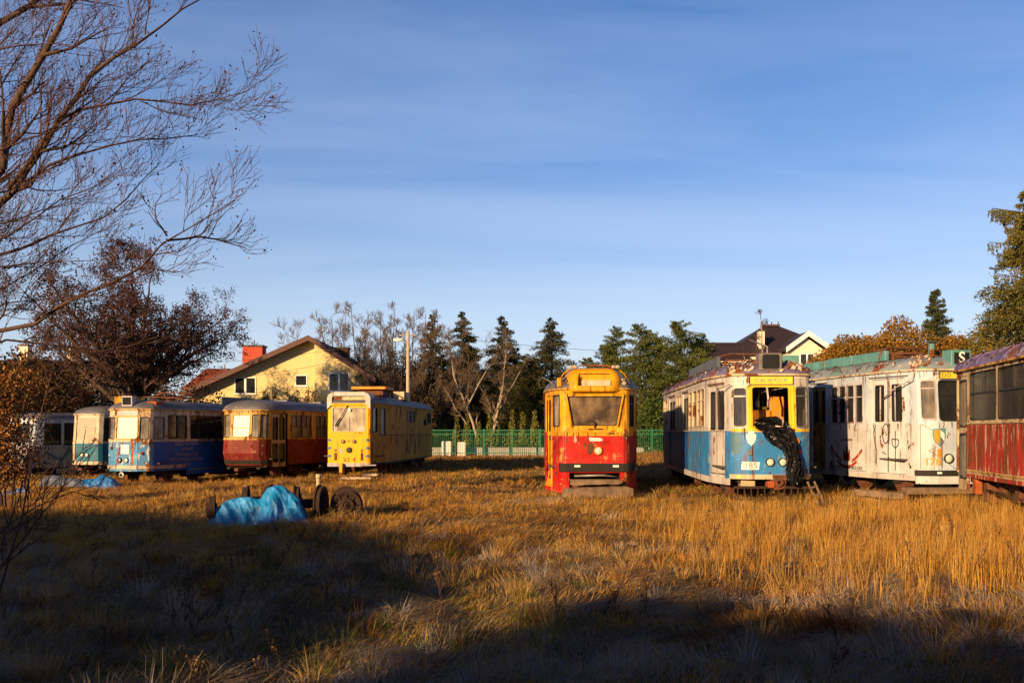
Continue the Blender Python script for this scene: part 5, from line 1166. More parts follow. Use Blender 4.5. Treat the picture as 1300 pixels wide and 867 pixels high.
# spruce at the right edge: drooping curtains on the upper boughs
def weeping():
    Y = 38.0; h = 11.2; x = (1310-650)/FPX*Y; r = conifer('spruce_tree', 'tall spruce with drooping upper boughs at the right edge', (x, Y, .1), h, 4.0, 91, [(.10, .10, .025), (.14, .12, .03), (.06, .06, .02)], dens=1.35, droop=.50, shape=1.0, csize=.12, gap=.15, reps0=26)
    rng = np.random.RandomState(9); P = []; sg = []
    for z, L_ in ((9.9, 1.5), (9.6, 1.1), (8.7, 1.5), (8.3, 1.2), (7.4, 1.5), (6.9, 1.3), (9.2, .9), (7.9, .9)):
        for az in rng.uniform(0, 6.28, 3).tolist()+[math.pi+rng.uniform(-.35, .35)]:
            for k in np.linspace(.25, 1, 9):
                p = np.array([math.cos(az)*L_*k, math.sin(az)*L_*k, z+.12*k]); dl = rng.uniform(.25, .8)*(1.1-.5*k)
                m = int(dl*130); P.append(p+np.stack([rng.normal(size=m)*.03, rng.normal(size=m)*.03, -rng.uniform(0, dl, m)], 1))
            sg.append((0, 0, z-.1, math.cos(az)*L_, math.sin(az)*L_, z+.12, .03, .008))
    P = np.concatenate(P); V, F, c = cards(P, .075, rng, [(.11, .11, .025), (.16, .13, .03), (.07, .07, .02)], .3, np.array([0, 0, -1.5])); np_mesh('drooping_boughs', V, F, M['needle'], c, r)
    V, F = tubes_np(sg, 4); np_mesh('limb', V, F, M['bark'], parent=r)
weeping()
OR = [(.24, .12, .018), (.33, .17, .022), (.16, .085, .016), (.13, .10, .018)]; YL = [(.50, .30, .02), (.62, .38, .03), (.38, .2, .02)]
for i, (u, v, w_, Y, lab) in enumerate(((1050, 442, 2.0, 52, 'low rounded orange thuja nearest the cream dormer'), (1078, 428, 2.2, 51, 'orange thuja second from the cream dormer'), (1112, 428, 2.1, 50, 'orange thuja above the teal roof ducts of tram 178'),
        (1146, 410, 2.3, 51, 'tallest orange thuja left of the lone spruce'), (1176, 428, 2.1, 50, 'orange thuja directly in front of the lone spruce'), (1205, 434, 2.1, 50, 'orange thuja just right of the lone spruce'), (1228, 434, 1.8, 50, 'lowest orange thuja between the lone spruce and the yellow tree'))):
    bush('thuja_tree', lab, ((u-650)/FPX*Y, Y, 0), w_*1.25, w_, CH+(HOR-v)/FPX*Y, 120+i, OR, n=48000, size=.105, group='orange thujas behind tram 178', upright=.8, lobes=22, pointy=.25)
bush('yellow_tree', 'bright golden leaved tree in front of the right spruce', ((1258-650)/FPX*44, 44, 0), 1.5, 1.3, 6.6, 140, YL, n=9000, size=.11, lobes=12, pointy=.3)
bush('thuja_tree', 'green climbing hedge between the centre tram and tram 185', ((838-650)/FPX*66, 66, 0), 2.2, 1.5, 4.2, 141, [(.05, .085, .02), (.08, .11, .025)], n=6000, size=.16)
TH = [(.09, .11, .02), (.13, .14, .03), (.16, .13, .03)]
for i, (u, v) in enumerate(((556, 532), (565, 540), (580, 530), (593, 527), (608, 538), (622, 525), (636, 524), (650, 523), (664, 525), (679, 522), (826, 528))):
    z = CH+(HOR-v)/FPX*68
    lab = ['first small thuja, beside the yellow work tram', 'second thuja from the work tram, the lowest', 'third thuja from the work tram', 'fourth thuja from the work tram', 'fifth thuja from the work tram, lower than its neighbours', 'sixth thuja from the work tram, near the birch trunks', 'seventh thuja from the work tram', 'fourth small thuja left of the centre tram', 'third small thuja left of the centre tram', 'small thuja closest to the left side of the centre tram', 'lone small thuja between the centre tram and tram 185'][i]
    if i == 9: lab = 'small thuja closest to the left side of the centre tram'
    rng = np.random.RandomState(200+i); n = 1500; root = empty('thuja_shrub', ((u-650)/FPX*68, 68, 0)); tag(root, lab, 'shrub', 'small thujas along the green fence')
    f = rng.uniform(0, 1, n); a = rng.uniform(0, 6.28, n); rad = .42*(1-f)**.7*(.6+.4*np.sin(f*3+1))*rng.uniform(.7, 1.1, n)+.02
    P = np.stack([np.cos(a)*rad, np.sin(a)*rad, f*z], 1); V, F, c = cards(P, .15, rng, TH, .4, np.array([0, 0, 1.])); np_mesh('crown', V, F, M['needle'], c, root)
    mb = MB(); mb.tube([(0, 0, -.1), (0, 0, z*.7)], [.04, .015], 5); mb.build('trunk', M['bark'], root)
bl = [(335, 492, 60, 2.2, 'brown twiggy bush below the left window of the cream house'), (362, 480, 61, 2.0, 'tall brown twiggy bush under the cream gable'), (388, 488, 60, 1.8, 'brown twiggy bush beside the right gable windows')]
for i, (u, v, Y, s_, lab) in enumerate(bl):
    mid_tree('bare_shrub', lab, u, Y, CH+(HOR-v)/FPX*Y, s_, 160+i, M['twig_tan'], M['bark'], kids=9, stems=5, up=.5, depth=3, leaf=[(.22, .12, .03), (.12, .06, .03)], nleaf=2500, group='brown bushes in front of the cream house', r0=.06)
# dark thicket closing the view behind the trams
und = [(.05, .032, .016), (.075, .045, .02), (.04, .038, .015), (.10, .055, .02)]
for i, (u, Y, w_, h, lab, cl) in enumerate(((452, 78, 3.6, 7.2, 'tall russet brush right of the cream house roof', [(.085, .055, .035), (.06, .04, .025), (.11, .065, .03)]), (498, 77, 3.4, 7.6, 'tall russet brush behind the lamp pole', [(.085, .055, .035), (.06, .04, .025), (.12, .065, .03)]), (530, 78, 2.6, 7.0, 'tall russet brush beside the first dark spruce', [(.085, .05, .03), (.06, .04, .025)]), (90, 62, 4.8, 6.0, 'brown thicket behind the teal tram', und), (205, 64, 4.4, 4.6, 'brown thicket behind the blue tram', und), (20, 54, 3.8, 6.2, 'brown thicket behind the lilac tram', und),
        (545, 74, 4.0, 3.0, 'dark thicket behind the rear of the work tram', DK), (475, 66, 3.0, 4.4, 'russet thicket around the lamp pole foot', und), (520, 67, 2.4, 4.8, 'russet thicket just right of the lamp pole', und),
        (690, 88, 7, 4.6, 'dark evergreen thicket behind the centre tram', DK), (790, 88, 7, 4.6, 'dark evergreen thicket beneath the sunlit pines', DK), (590, 90, 7, 5, 'dark evergreen thicket behind the birches', DK), (905, 84, 5, 5, 'dark evergreen thicket behind tram 185', DK))):
    bush('thicket', lab, ((u-650)/FPX*Y, Y, -.2), w_, 1.8, h, 170+i, cl, n=14000, size=.14, lobes=18, cat='bushes', stems=10)

# ------------------------------------------------------------------ shrub with dead leaves at the left edge, thin foreground saplings
def dead_shrub():
    Y = 24.0; T = Tree(77); root = empty('brown_shrub', ((8-650)/FPX*Y, Y, -.3)); tag(root, 'russet shrub hung with dead leaves at the left edge in front of the lilac tram', 'shrub')
    for i in range(9):
        a = T.r.uniform(0, 6.28); r_ = T.r.uniform(.1, .9); hh = T.r.uniform(2.2, 4.2); T.limb([(r_*.3*math.cos(a), r_*.3*math.sin(a), 0), (r_*.8*math.cos(a), r_*.8*math.sin(a), hh*.5), (r_*math.cos(a), r_*math.sin(a), hh)], .03, .006, 9, .8, 2, up=.2)
    T.build(root, M['bark'], M['twig_red']); rng = np.random.RandomState(5); tp = np.array([tuple(p) for p in T.tips]); k = rng.randint(0, len(tp), 13000)
    V, F, c = cards(tp[k]+rng.normal(size=(13000, 3))*np.array([.12, .12, .2]), .06, rng, [(.30, .13, .03), (.20, .075, .02), (.40, .22, .06), (.10, .045, .02), (.06, .03, .02)], .4, np.array([0, 0, -1.2])); np_mesh('dead_leaves', V, F, M['leaf'], c, root)
dead_shrub()
def sapling(label, pts, Y, r, kids, klen, seed, depth=2):
    T = Tree(seed); P = [W(u, v, Y+d) for u, v, d in pts]; root = empty('sapling', (P[0].x, P[0].y, P[0].z)); tag(root, label, 'sapling', 'thin saplings at the left edge')
    T.limb([p-P[0] for p in P], r, .0025, kids, klen, depth, up=.2, cut=.25, bias=Vector((.15, 0, 0)), wob=.05); T.build(root, M['twig_red'], M['twig_red'], 6, 4)
sapling('tall thin sapling crossing the lilac tram, reddish where sunlit', [(-10, 780, 0), (18, 690, 0), (30, 650, 0), (38, 590, .1), (48, 540, .1), (62, 480, .2), (72, 455, .2)], 8.6, .012, 5, .35, 7)
sapling('low bare stem slanting right out of the lower left corner', [(-60, 800, 0), (0, 720, 0), (40, 668, .2), (75, 628, .3), (100, 590, .4)], 8.2, .011, 9, .8, 8)
sapling('thin branch arching right at the left edge beneath the trams', [(-50, 740, 0), (20, 652, .2), (60, 636, .3), (100, 622, .4), (136, 612, .5)], 9.0, .009, 6, .45, 9)

# ------------------------------------------------------------------ houses
M['plaster'] = plain('cream_plaster', (.60, .50, .24), .9, .10, 1.2); M['plaster2'] = plain('pale_plaster', (.72, .62, .46), .9, .08, 1.2); M['tile_red'] = plain('red_roof_tiles', (.20, .045, .025), .8, .35, 5, bmp=.4)
M['tile_dark'] = plain('dark_roof_tiles', (.035, .022, .030), .6, .25, 8, bmp=.3); M['barge'] = plain('brown_bargeboard', (.085, .035, .03), .7, .2)
M['upvc'] = plain('white_window_frame', (.78, .76, .72), .5, .06, bmp=0); M['greywall'] = plain('slate_grey_render', (.10, .11, .15), .9, .2, .6); M['glasshouse'] = glass('house_glass', (.08, .09, .1), .2, .05, .1)
def bricks(name):
    m, t, p = newmat(name); v = nd(t, 'ShaderNodeTexCoord').outputs['Object']; mp = nd(t, 'ShaderNodeMapping'); mp.inputs['Rotation'].default_value = (R(90), 0, 0); t.links.new(v, mp.inputs[0])
    b = nd(t, 'ShaderNodeTexBrick'); b.inputs['Color1'].default_value = (.46, .05, .02, 1); b.inputs['Color2'].default_value = (.34, .04, .018, 1); b.inputs['Mortar'].default_value = (.25, .18, .14, 1)
    b.inputs['Scale'].default_value = 4; b.inputs['Mortar Size'].default_value = .012; t.links.new(mp.outputs[0], b.inputs['Vector']); t.links.new(b.outputs[0], p.inputs['Base Color']); p.inputs['Roughness'].default_value = .9; return m
M['brick'] = bricks('red_brick')
def hwin(root, x0, x1, z0, z1, y, n=2):
    mb = MB(); f = .07
    mb.box(x0-f, x0, y-.05, y+.03, z0-f, z1+f); mb.box(x1, x1+f, y-.05, y+.03, z0-f, z1+f); mb.box(x0, x1, y-.05, y+.03, z0-f, z0); mb.box(x0, x1, y-.05, y+.03, z1, z1+f)
    for i in range(1, n): x = x0+(x1-x0)*i/n; mb.box(x-.07, x+.07, y-.045, y+.02, z0, z1)
    wn = mb.build('window', M['upvc'], root); mb = MB(); mb.box(x0, x1, y-.012, y+.02, z0, z1); mb.build('pane', M['glasshouse'], wn)
    mb = MB(); mb.box(x0-.12, x1+.12, y-.12, y-.052, z0-f-.05, z0-f); mb.build('sill', M['upvc'], wn)
def chimney(root, x0, x1, y0, y1, z0, z1, mat, cap='tile_dark'):
    mb = MB(); mb.box(x0, x1, y0, y1, z0, z1); c = mb.build('chimney', M[mat], root); mb = MB(); mb.box(x0-.08, x1+.08, y0-.08, y1+.08, z1, z1+.12); mb.build('chimney_cap', M[cap], c)
    mb = MB(); mb.tube([((x0+x1)/2, (y0+y1)/2, z1+.1), ((x0+x1)/2, (y0+y1)/2, z1+.5)], .06); mb.build('chimney_pot', M['steel'], c)
def cream_house():
    Y = 70.0; k = Y/FPX; X = lambda u: (u-650)*k; Z = lambda v: CH+(HOR-v)*k
    root = empty('house', (X(390), Y, 0)); tag(root, 'cream gabled house with brown bargeboards and a red brick chimney', 'house'); ox = X(390)
    x0, xp, x1 = X(243)-ox, X(395)-ox, X(470)-ox; D = 11
    L_ = lambda u: X(u)-ox
    LD = lambda u, dd: (u-650)*(Y+dd)/FPX-ox; ZD = lambda v, dd: CH+(HOR-v)*(Y+dd)/FPX
    za, zp, zb = Z(499), Z(432), Z(480)
    mb = MB()
    def gable(y, a, b, c):   # left half and right half, right half stands proud
        return
    f = [(x0, 0, 0), (xp, 0, 0), (xp, 0, zp), (x0, 0, za)]; mb.face(f)
    xc = L_(401); zc = zp-(xc-xp)*(zp-zb)/(x1-xp); mb.face([(xp, 0, 0), (xc, 0, 0), (xc, 0, zc), (xp, 0, zp)]); mb.face([(xc, -.5, 0), (x1, -.5, 0), (x1, -.5, zb), (xc, -.5, zc)]); mb.face([(xc, 0, 0), (xc, -.5, 0), (xc, -.5, zc), (xc, 0, zc)])
    mb.face([(x1, -.5, 0), (x1, D, 0), (x1, D, zb), (x1, -.5, zb)]); mb.face([(x0, D, 0), (x0, 0, 0), (x0, 0, za), (x0, D, za)]); mb.face([(x0, D, 0), (x0, D, za), (xp, D, zp), (x1, D, zb), (x1, D, 0)])
    mb.build('wall', M['plaster'], root)
    mb = MB(); sl = (zp-za)/(xp-x0); sr = (zp-zb)/(x1-xp); o = .5; th = .22
    for (xa, za_, xb, zb_) in ((x0-o, za-sl*o, xp, zp), (xp, zp, x1+o, zb-sr*o)):
        P = [(xa, -.95, za_+.02), (xb, -.95, zb_+.02), (xb, D+.3, zb_+.02), (xa, D+.3, za_+.02)]; Q = [(p[0], p[1], p[2]+th) for p in P]
        mb.face(P[::-1]); mb.face(Q)
        for i in range(4): j = (i+1) % 4; mb.face([P[i], P[j], Q[j], Q[i]])
    rf = mb.build('roof', M['tile_red'], root)
    mb = MB()
    for (xa, za_, xb, zb_) in ((x0-o, za-sl*o, xp, zp), (x1+o, zb-sr*o, xp, zp)):
        mb.face([(xa, -1.0, za_-.10), (xb, -1.0, zb_-.10), (xb, -1.0, zb_+th+.05), (xa, -1.0, za_+th+.05)]); mb.face([(xa, -1.0, za_+th+.05), (xb, -1.0, zb_+th+.05), (xb, -.9, zb_+th+.05), (xa, -.9, za_+th+.05)]); mb.face([(xa, -.96, za_-.10), (xb, -.96, zb_-.10), (xb, -.96, zb_+.01), (xa, -.96, za_+.01)])
    mb.build('bargeboard', M['barge'], rf)
    hwin(root, L_(299), L_(324), Z(499), Z(480), 0); hwin(root, L_(376), L_(389), Z(489), Z(477), 0, 1); hwin(root, L_(420), L_(444), Z(496), Z(475), -.5)
    hwin(root, L_(300), L_(325), .9, 2.3, 0); hwin(root, L_(420), L_(444), .9, 2.3, -.5)
    chimney(rf, LD(310, 3.5), LD(335, 3.5), 3, 4.2, Z(478), ZD(440, 3), 'brick'); chimney(rf, LD(424, 5.5), LD(443, 5.5), 5, 6, Z(475), ZD(443, 5), 'brick')
    chimney(rf, L_(340)-.0, L_(340)+.12, 2.0, 2.12, Z(455), Z(449), 'steel', 'steel') if False else None
cream_house()
def simple_house(name, label, Y, u0, u1, veave, vridge, wallm, roofm, D=8, hip=0.0, wins=(), chims=(), pos_y=None, inset=.5):
    k = Y/FPX; ox = ((u0+u1)/2-650)*k; X = lambda u: (u-650)*k-ox; Z = lambda v: CH+(HOR-v)*k
    root = empty(name, (ox, Y, 0)); tag(root, label, 'house'); x0, x1, ze, zr = X(u0), X(u1), Z(veave), Z(vridge)
    mb = MB(); mb.box(x0+inset, x1-inset, inset, D-inset, -.3, ze); mb.build('wall', M[wallm], root)
    h = hip*(x1-x0)/2; A = [(x0, 0, ze), (x1, 0, ze), (x1, D, ze), (x0, D, ze)]; r0, r1 = (x0+h, D/2, zr), (x1-h, D/2, zr)
    mb = MB(); mb.face([A[0], A[1], r1, r0]); mb.face([A[2], A[3], r0, r1]); mb.face([A[1], A[2], r1]); mb.face([A[3], A[0], r0]); mb.face(A[::-1])
    for i in range(4): j = (i+1) % 4; a, b = A[i], A[j]; mb.face([(a[0], a[1], a[2]-.18), (b[0], b[1], b[2]-.18), b, a])
    rf = mb.build('roof', M[roofm], root)
    for (a, b, c, d) in wins: hwin(root, X(a), X(b), Z(d), Z(c), inset)
    for (a, b, v, mt) in chims: chimney(rf, X(a), X(b), D/2-.4, D/2+.4, zr-1.2, Z(v), mt)
    return root, X, Z, rf
simple_house('house', 'house with a low red tiled roof left of the cream gable', 80, 232, 330, 492, 464, 'plaster2', 'tile_red', wins=((245, 255, 498, 512),), chims=((262, 272, 466, 'brick'),), hip=.2)
simple_house('house', 'slate grey building behind the far left trams with two pale chimneys', 76, -60, 132, 470, 452, 'greywall', 'tile_dark', wins=((112, 118, 480, 490),), chims=((58, 70, 438, 'plaster2'), (-6, 6, 434, 'plaster2')), hip=.1)
def dark_house():
    root, X, Z, rf = simple_house('house', 'large house with dark hipped roof and cream dormer gable', 88, 925, 1078, 448, 405, 'plaster2', 'tile_dark', D=12, hip=.86, wins=((935, 945, 455, 470), (1050, 1060, 455, 470)), chims=())
    mb = MB(); a, b, c = X(988), X(1046), X(1016); z0, zt = Z(452), Z(428)
    mb.face([(a+.4, -2.0, 0), (b-.4, -2.0, 0), (b-.4, -2.0, Z(449)), (c, -2.0, zt-.25), (a+.4, -2.0, Z(449))]); mb.face([(a+.4, 3, 0), (a+.4, -2, 0), (a+.4, -2, Z(449)), (a+.4, 3, Z(449))]); mb.face([(b-.4, -2, 0), (b-.4, 3, 0), (b-.4, 3, Z(449)), (b-.4, -2, Z(449))])
    mb.build('dormer_wall', M['plaster2'], root)
    mb = MB()
    for q in (a, b):
        P = [(q, -2.5, Z(447)-.1), (c, -2.5, zt), (c, 4.5, zt), (q, 4.5, Z(447)-.1)]; Q = [(p[0], p[1], p[2]+.28) for p in P]; mb.face(P); mb.face(Q)
        for i in range(4): j = (i+1) % 4; mb.face([P[i], P[j], Q[j], Q[i]])
    mb.build('dormer_roof', M['tile_dark'], root)
    mb = MB()
    for q in (a, b): mb.face([(q, -2.53, Z(447)-.25), (c, -2.53, zt-.15), (c, -2.53, zt+.32), (q, -2.53, Z(447)+.22)])
    mb.build('fascia', M['upvc'], root)
    hwin(root, X(1008), X(1024), Z(468), Z(452), -2.0)
    k = 88/FPX; mb = MB(); x0, x1 = X(888), X(950)
    mb.face([(x0, -1, Z(458)), (x1, -1, Z(458)), (x1, 3, Z(431)), (x0, 3, Z(431))]); mb.face([(x0, 7, Z(458)), (x1, 7, Z(458)), (x1, 3, Z(431)), (x0, 3, Z(431))]); mb.build('wing_roof', M['tile_dark'], root)
    mb = MB(); mb.face([(x0+.05, -.7, 0), (x0+.05, 6.7, 0), (x0+.05, 6.7, Z(458)), (x0+.05, 3, Z(433)), (x0+.05, -.7, Z(458))]); mb.face([(x0+.05, -.7, 0), (x1, -.7, 0), (x1, -.7, Z(459)), (x0+.05, -.7, Z(459))]); mb.build('wing_wall', M['plaster2'], root)
    chimney(rf, X(967), X(974), .9, 1.7, Z(452), Z(419), 'plaster2')
    mb = MB(); mb.box(X(990), X(1012), 5.6, 6.4, Z(405.5), Z(403)); 
    for u in (990, 996, 1002, 1011): mb.tube([(X(u), 6, Z(404)), (X(u), 6, Z(399))], .05)
    mb.build('roof_rail', M['barge'], rf)
dark_house()

# ------------------------------------------------------------------ street lamp, wires
def lamp_pole():
    Y = 60.0; k = Y/FPX; root = empty('street_lamp', ((518-650)*k, Y, 0)); tag(root, 'tall concrete pole with a small lamp arm between the bare trees', 'street lamp')
    z = CH+(HOR-420)*k; mb = MB(); mb.tube([(0, 0, -.2), (0, 0, z)], [.14, .09], 8); mb.build('pole', plain('pale_concrete', (.42, .34, .22), .9, .15), root)
    mb = MB(); mb.tube([(0, 0, z-.7), (-.35, 0, z-.5), (-.45, 0, z-.52)], .03); mb.build('arm', M['steel'], root)
    mb = MB(); mb.lathe([(.02, -.3), (.10, -.22), (.13, 0), (.08, .25), (.02, .3)], (-.6, 0, z-.55), (1, 0, 0), 12, smooth=True); mb.build('lamp_head', M['signwhite'], root)
    mb = MB(); mb.box(-.5, .5, -.04, .04, z-.3, z-.22); mb.build('crossarm', M['steel'], root)
lamp_pole()
def wires():
    def cat(a, b, sag, n=14): a, b = Vector(a), Vector(b); return [a.lerp(b, i/n)-Vector((0, 0, sag*4*(i/n)*(1-i/n))) for i in range(n+1)]
    pz = CH+(HOR-424)*60/FPX; px = (518-650)/FPX*60
    for i, (a, b, sag, lab) in enumerate((((px+.5, 60, pz), tuple(W(980, 452, 70)), .35, 'thin overhead wire running right from the lamp pole over the centre tram'),
            ((px-.5, 60, pz), tuple(W(150, 452, 64)), .9, 'thin overhead wire crossing the cream gable to the left'), ((px-.5, 60, pz-.6), tuple(W(120, 478, 64)), 1.0, 'lower thin overhead wire crossing the cream gable'))):
        mb = MB(); mb.tube(cat(a, b, sag), .014, 4); tag(mb.build('overhead_wire', M['black'], None), lab, 'wire')
wires()

# ------------------------------------------------------------------ green fence, low wall, blocks
def fence():
    Y = 64.0; x0, x1 = -14.4, 14.4; root = empty('metal_fence', (0, Y, 0)); tag(root, 'green metal railing fence running behind the trams', 'fence')
    gm = plain('green_fence_paint', (.008, .16, .07), .5, .15); step = 1.8; n = int((x1-x0)/step)
    for i in range(n+1):
        x = x0+i*step; mb = MB(); mb.box(x-.04, x+.04, -.04, .04, -.1, 1.78); mb.build('post', gm, root)
        if i == n: break
        mb = MB()
        for z in (.22, 1.42, 1.68): mb.box(x+.045, x+step-.045, -.02, .02, z, z+.045)
        q = x+.13
        while q < x+step-.06: mb.box(q-.011, q+.011, -.032, -.022, .12, 1.74); q += .13
        mb.build('railing_panel', gm, root)
fence()
mb = MB(); mb.box(-16, 16, -.1, .1, -.1, .50); mb.box(-16, 16, -.13, .13, .50, .56); o = mb.build('low_wall', plain('white_low_wall', (.34, .33, .32), .9, .15), None); o.location = (0, 66.5, 0); tag(o, 'low whitish wall behind the green fence', 'wall')
for u0, u1, v, lab in ((560.5, 573, 560, 'taller white block behind the green fence beside the work tram'), (581, 591, 561, 'smaller white block behind the green fence')):
    k = 65.6/FPX; mb = MB(); w_ = (u1-u0)*k/2; zt = CH+(HOR-v)*k; mb.box(-w_, w_, -.22, .22, 0, zt-.05); mb.box(-w_+.03, w_-.03, -.19, .19, zt-.05, zt)
    o = mb.build('concrete_block', M['upvc'], None); o.location = (((u0+u1)/2-650)*k, 65.6, 0); tag(o, lab, 'block', 'white blocks behind the fence')
def hedge(name, label, x0, x1, y, h, th, cols, n, seed, size=.1, top=None, cat='hedge'):
    rng = np.random.RandomState(seed); root = empty(name, ((x0+x1)/2, y, 0)); tag(root, label, cat); w_ = (x1-x0)/2
    x = rng.uniform(-w_, w_, n); hh = np.interp(x, [-w_, w_], [h, h]) if top is None else top(x)
    f = rng.uniform(0, 1, n); side = rng.randint(0, 4, n); yy = np.where(side == 0, -th, np.where(side == 1, th, rng.uniform(-th, th, n)))+rng.normal(size=n)*.06; zz_ = np.where(side >= 2, hh*rng.uniform(.9, 1.02, n), f*hh)
    V, F, c = cards(np.stack([x, yy, zz_], 1), size, rng, cols, .5, np.array([0, -.2, .5])); np_mesh('crown', V, F, M['leaf'], c, root)
    m_ = MB(); N_ = 40
    return root
hedge('garden_hedge', 'dark green hedge beyond the low wall', -16, 16, 71, 1.35, .5, [(.035, .06, .015), (.05, .08, .02)], 16000, 300, size=.16)

# ------------------------------------------------------------------ wheelsets, tarpaulins, timber, rubbish
def wheelset(label, x, y, rz, rad=.30, tilt=0, z=None):
    root = empty('wheelset', (x, y, (gz(x, y)+rad-.02) if z is None else z), rz); root.rotation_euler = (0, tilt, rz); tag(root, label, 'wheelset', 'loose wheelsets around the blue tarpaulin')
    mb = MB(); mb.lathe([(.02, -.62), (.055, -.60), (.055, -.40), (.085, -.36), (.085, -.2), (.07, 0), (.085, .2), (.085, .36), (.055, .40), (.055, .60), (.02, .62)], (0, 0, 0), (1, 0, 0), 14); mb.build('axle', M['wheelrust'], root)
    for s in (-1, 1):
        mb = MB(); mb.lathe([(.07, .10), (.13, .09), (.14, .03), (rad*.62, .015), (rad*.82, .045), (rad*.92, .05), (rad*.95, .055), (rad, .05), (rad, -.02), (rad+.03, -.03), (rad+.03, -.055), (rad*.86, -.055), (rad*.8, -.02), (.14, -.02), (.13, -.08), (.07, -.09)], (s*.5, 0, 0), (s, 0, 0), 28)
        wh = mb.build('wheel', M['wheelrust'], root); mb = MB()
        for k in range(8):
            a = k*math.pi/4; c, d = math.cos(a), math.sin(a); mb.tube([(s*.53, .12*c, .12*d), (s*.535, rad*.82*c, rad*.82*d)], .022, 5)
        mb.build('spokes', M['wheelrust'], wh)
Yw = 18.2
def XX(u, Y=Yw): return (u-650)/FPX*Y
wheelset('rusty wheelset whose wheel stands at the left end of the blue tarpaulin', XX(273)+.5, 18.1, R(14), .25)
wheelset('rusty wheelset poking up behind the left half of the tarpaulin', XX(313, 20)+.5, 20.0, R(8), .28)
wheelset('rusty wheelset with its tall orange lit rim at the right end of the tarpaulin', XX(405)-.48, 18.4, R(-6), .32)
wheelset('dark spoked wheelset lying farthest right with its wheel turned to the camera', XX(431)+.0, 18.95, R(100), .27)
def tarp(name, label, x, y, spine, front, back, cap, seed, col, fold=.13, n=300, m=34):
    """a sheet thrown over a line of junk: spine = [(x, z), ...]; it falls in pleats to the grass on every side"""
    rr = random.Random(seed); x0, x1 = spine[0][0], spine[-1][0]; L_ = x1-x0; per = 2*L_+2*math.pi*cap*.6; V = []
    waves = [(rr.uniform(5, 9), rr.uniform(0, 6.28), 1.0), (rr.uniform(11, 16), rr.uniform(0, 6.28), .55), (rr.uniform(21, 30), rr.uniform(0, 6.28), .28)]
    cre = [(rr.uniform(-22, 22), rr.uniform(-22, 22), rr.uniform(0, 6.28)) for _ in range(11)]
    def rid(q): return 1-2*abs(math.sin(q))**.7
    for i in range(n):
        d = per*i/n; c_ = math.pi*cap*.6
        if d < L_: sx, ang, R_ = x0+d, -math.pi/2, front
        elif d < L_+c_: f = (d-L_)/c_; sx, ang = x1, -math.pi/2+math.pi*f; R_ = front*(1-f)+back*f if 0 else (front if f < .5 else back)*abs(math.sin(ang))+cap*abs(math.cos(ang))
        elif d < 2*L_+c_: sx, ang, R_ = x1-(d-L_-c_), math.pi/2, back
        else: f = (d-2*L_-c_)/c_; sx, ang = x0, math.pi/2+math.pi*f; R_ = (back if f < .5 else front)*abs(math.sin(ang))+cap*abs(math.cos(ang))
        top = float(np.interp(sx, [p[0] for p in spine], [p[1] for p in spine])); th = d*1.0
        pl = sum(a_*rid(th*w_*.5+p_) for w_, p_, a_ in waves); R2 = R_*(1+.10*math.sin(th*2.3+seed))
        for j in range(m):
            f = j/(m-1); g = f**.85; prof = (1-f**1.7)
            r_ = R2*g*(1+.0*f)+fold*.42*pl*f**1.1; px = sx+math.cos(ang)*r_+.05*math.sin(th*3)*f; py = math.sin(ang)*r_; pz = top*prof
            cr_ = sum(rid((px*a_+py*b_+pz*7)*.8+q_) for a_, b_, q_ in cre)/9; amp = .055*min(1, 3*(1-f)*f+.25)
            px += math.cos(ang)*cr_*amp; py += math.sin(ang)*cr_*amp; pz = max(.004, pz+cr_*amp*.8+.02*math.sin(px*9+seed)*(1-f)); V.append((px, py, pz))
    I = np.arange(n*m).reshape(n, m); J = np.roll(I, -1, 0); F = np.stack([I[:, :-1], I[:, 1:], J[:, 1:], J[:, :-1]], -1).reshape(-1, 4)
    cz = gz(x, y)+float(bump2(x, y)); mt, t, p = newmat(name+'_sheet'); v = nd(t, 'ShaderNodeTexCoord').outputs['Object']
    c = mixc(t, ramp(t, noise(t, v, 3.2, 8, .7), .5, .60), col, tuple(min(.8, .05+q*1.45) for q in col)); t.links.new(c, p.inputs['Base Color']); p.inputs['Roughness'].default_value = .42
    bump(t, p, noise(t, v, 11, 9, .65), .8, .03)
    o = np_mesh(name, V, F, mt, smooth=False); o.location = (x, y, cz); tag(o, label, 'tarpaulin'); return o
tarp('blue_tarpaulin', 'crumpled bright blue tarpaulin heaped over wheelsets in the grass', XX(331), 17.95, [(-.50, .47), (-.18, .50), (.06, .50), (.18, .68), (.38, .72), (.52, .66), (.60, .60)], .50, .45, .36, 4, (.010, .20, .52), fold=.26)
tarp('blue_tarpaulin', 'small crumpled blue tarpaulin in front of the teal tram', XX(121, 33), 33, [(-.3, .30), (.0, .34), (.2, .46), (.4, .40)], .45, .4, .35, 5, (.012, .13, .40), n=140, m=18)
tarp('grey_tarpaulin', 'pale grey and blue sheet heap beside the small blue tarpaulin', XX(80, 33), 33, [(-.4, .36), (-.1, .40), (.2, .26), (.4, .30)], .45, .4, .35, 6, (.08, .10, .15), n=140, m=18)
tarp('blue_tarpaulin', 'flat scrap of blue sheet under the russet shrub at the left edge', XX(22, 30), 30, [(-.2, .18), (.2, .22)], .35, .3, .3, 7, (.012, .10, .30), n=100, m=14)
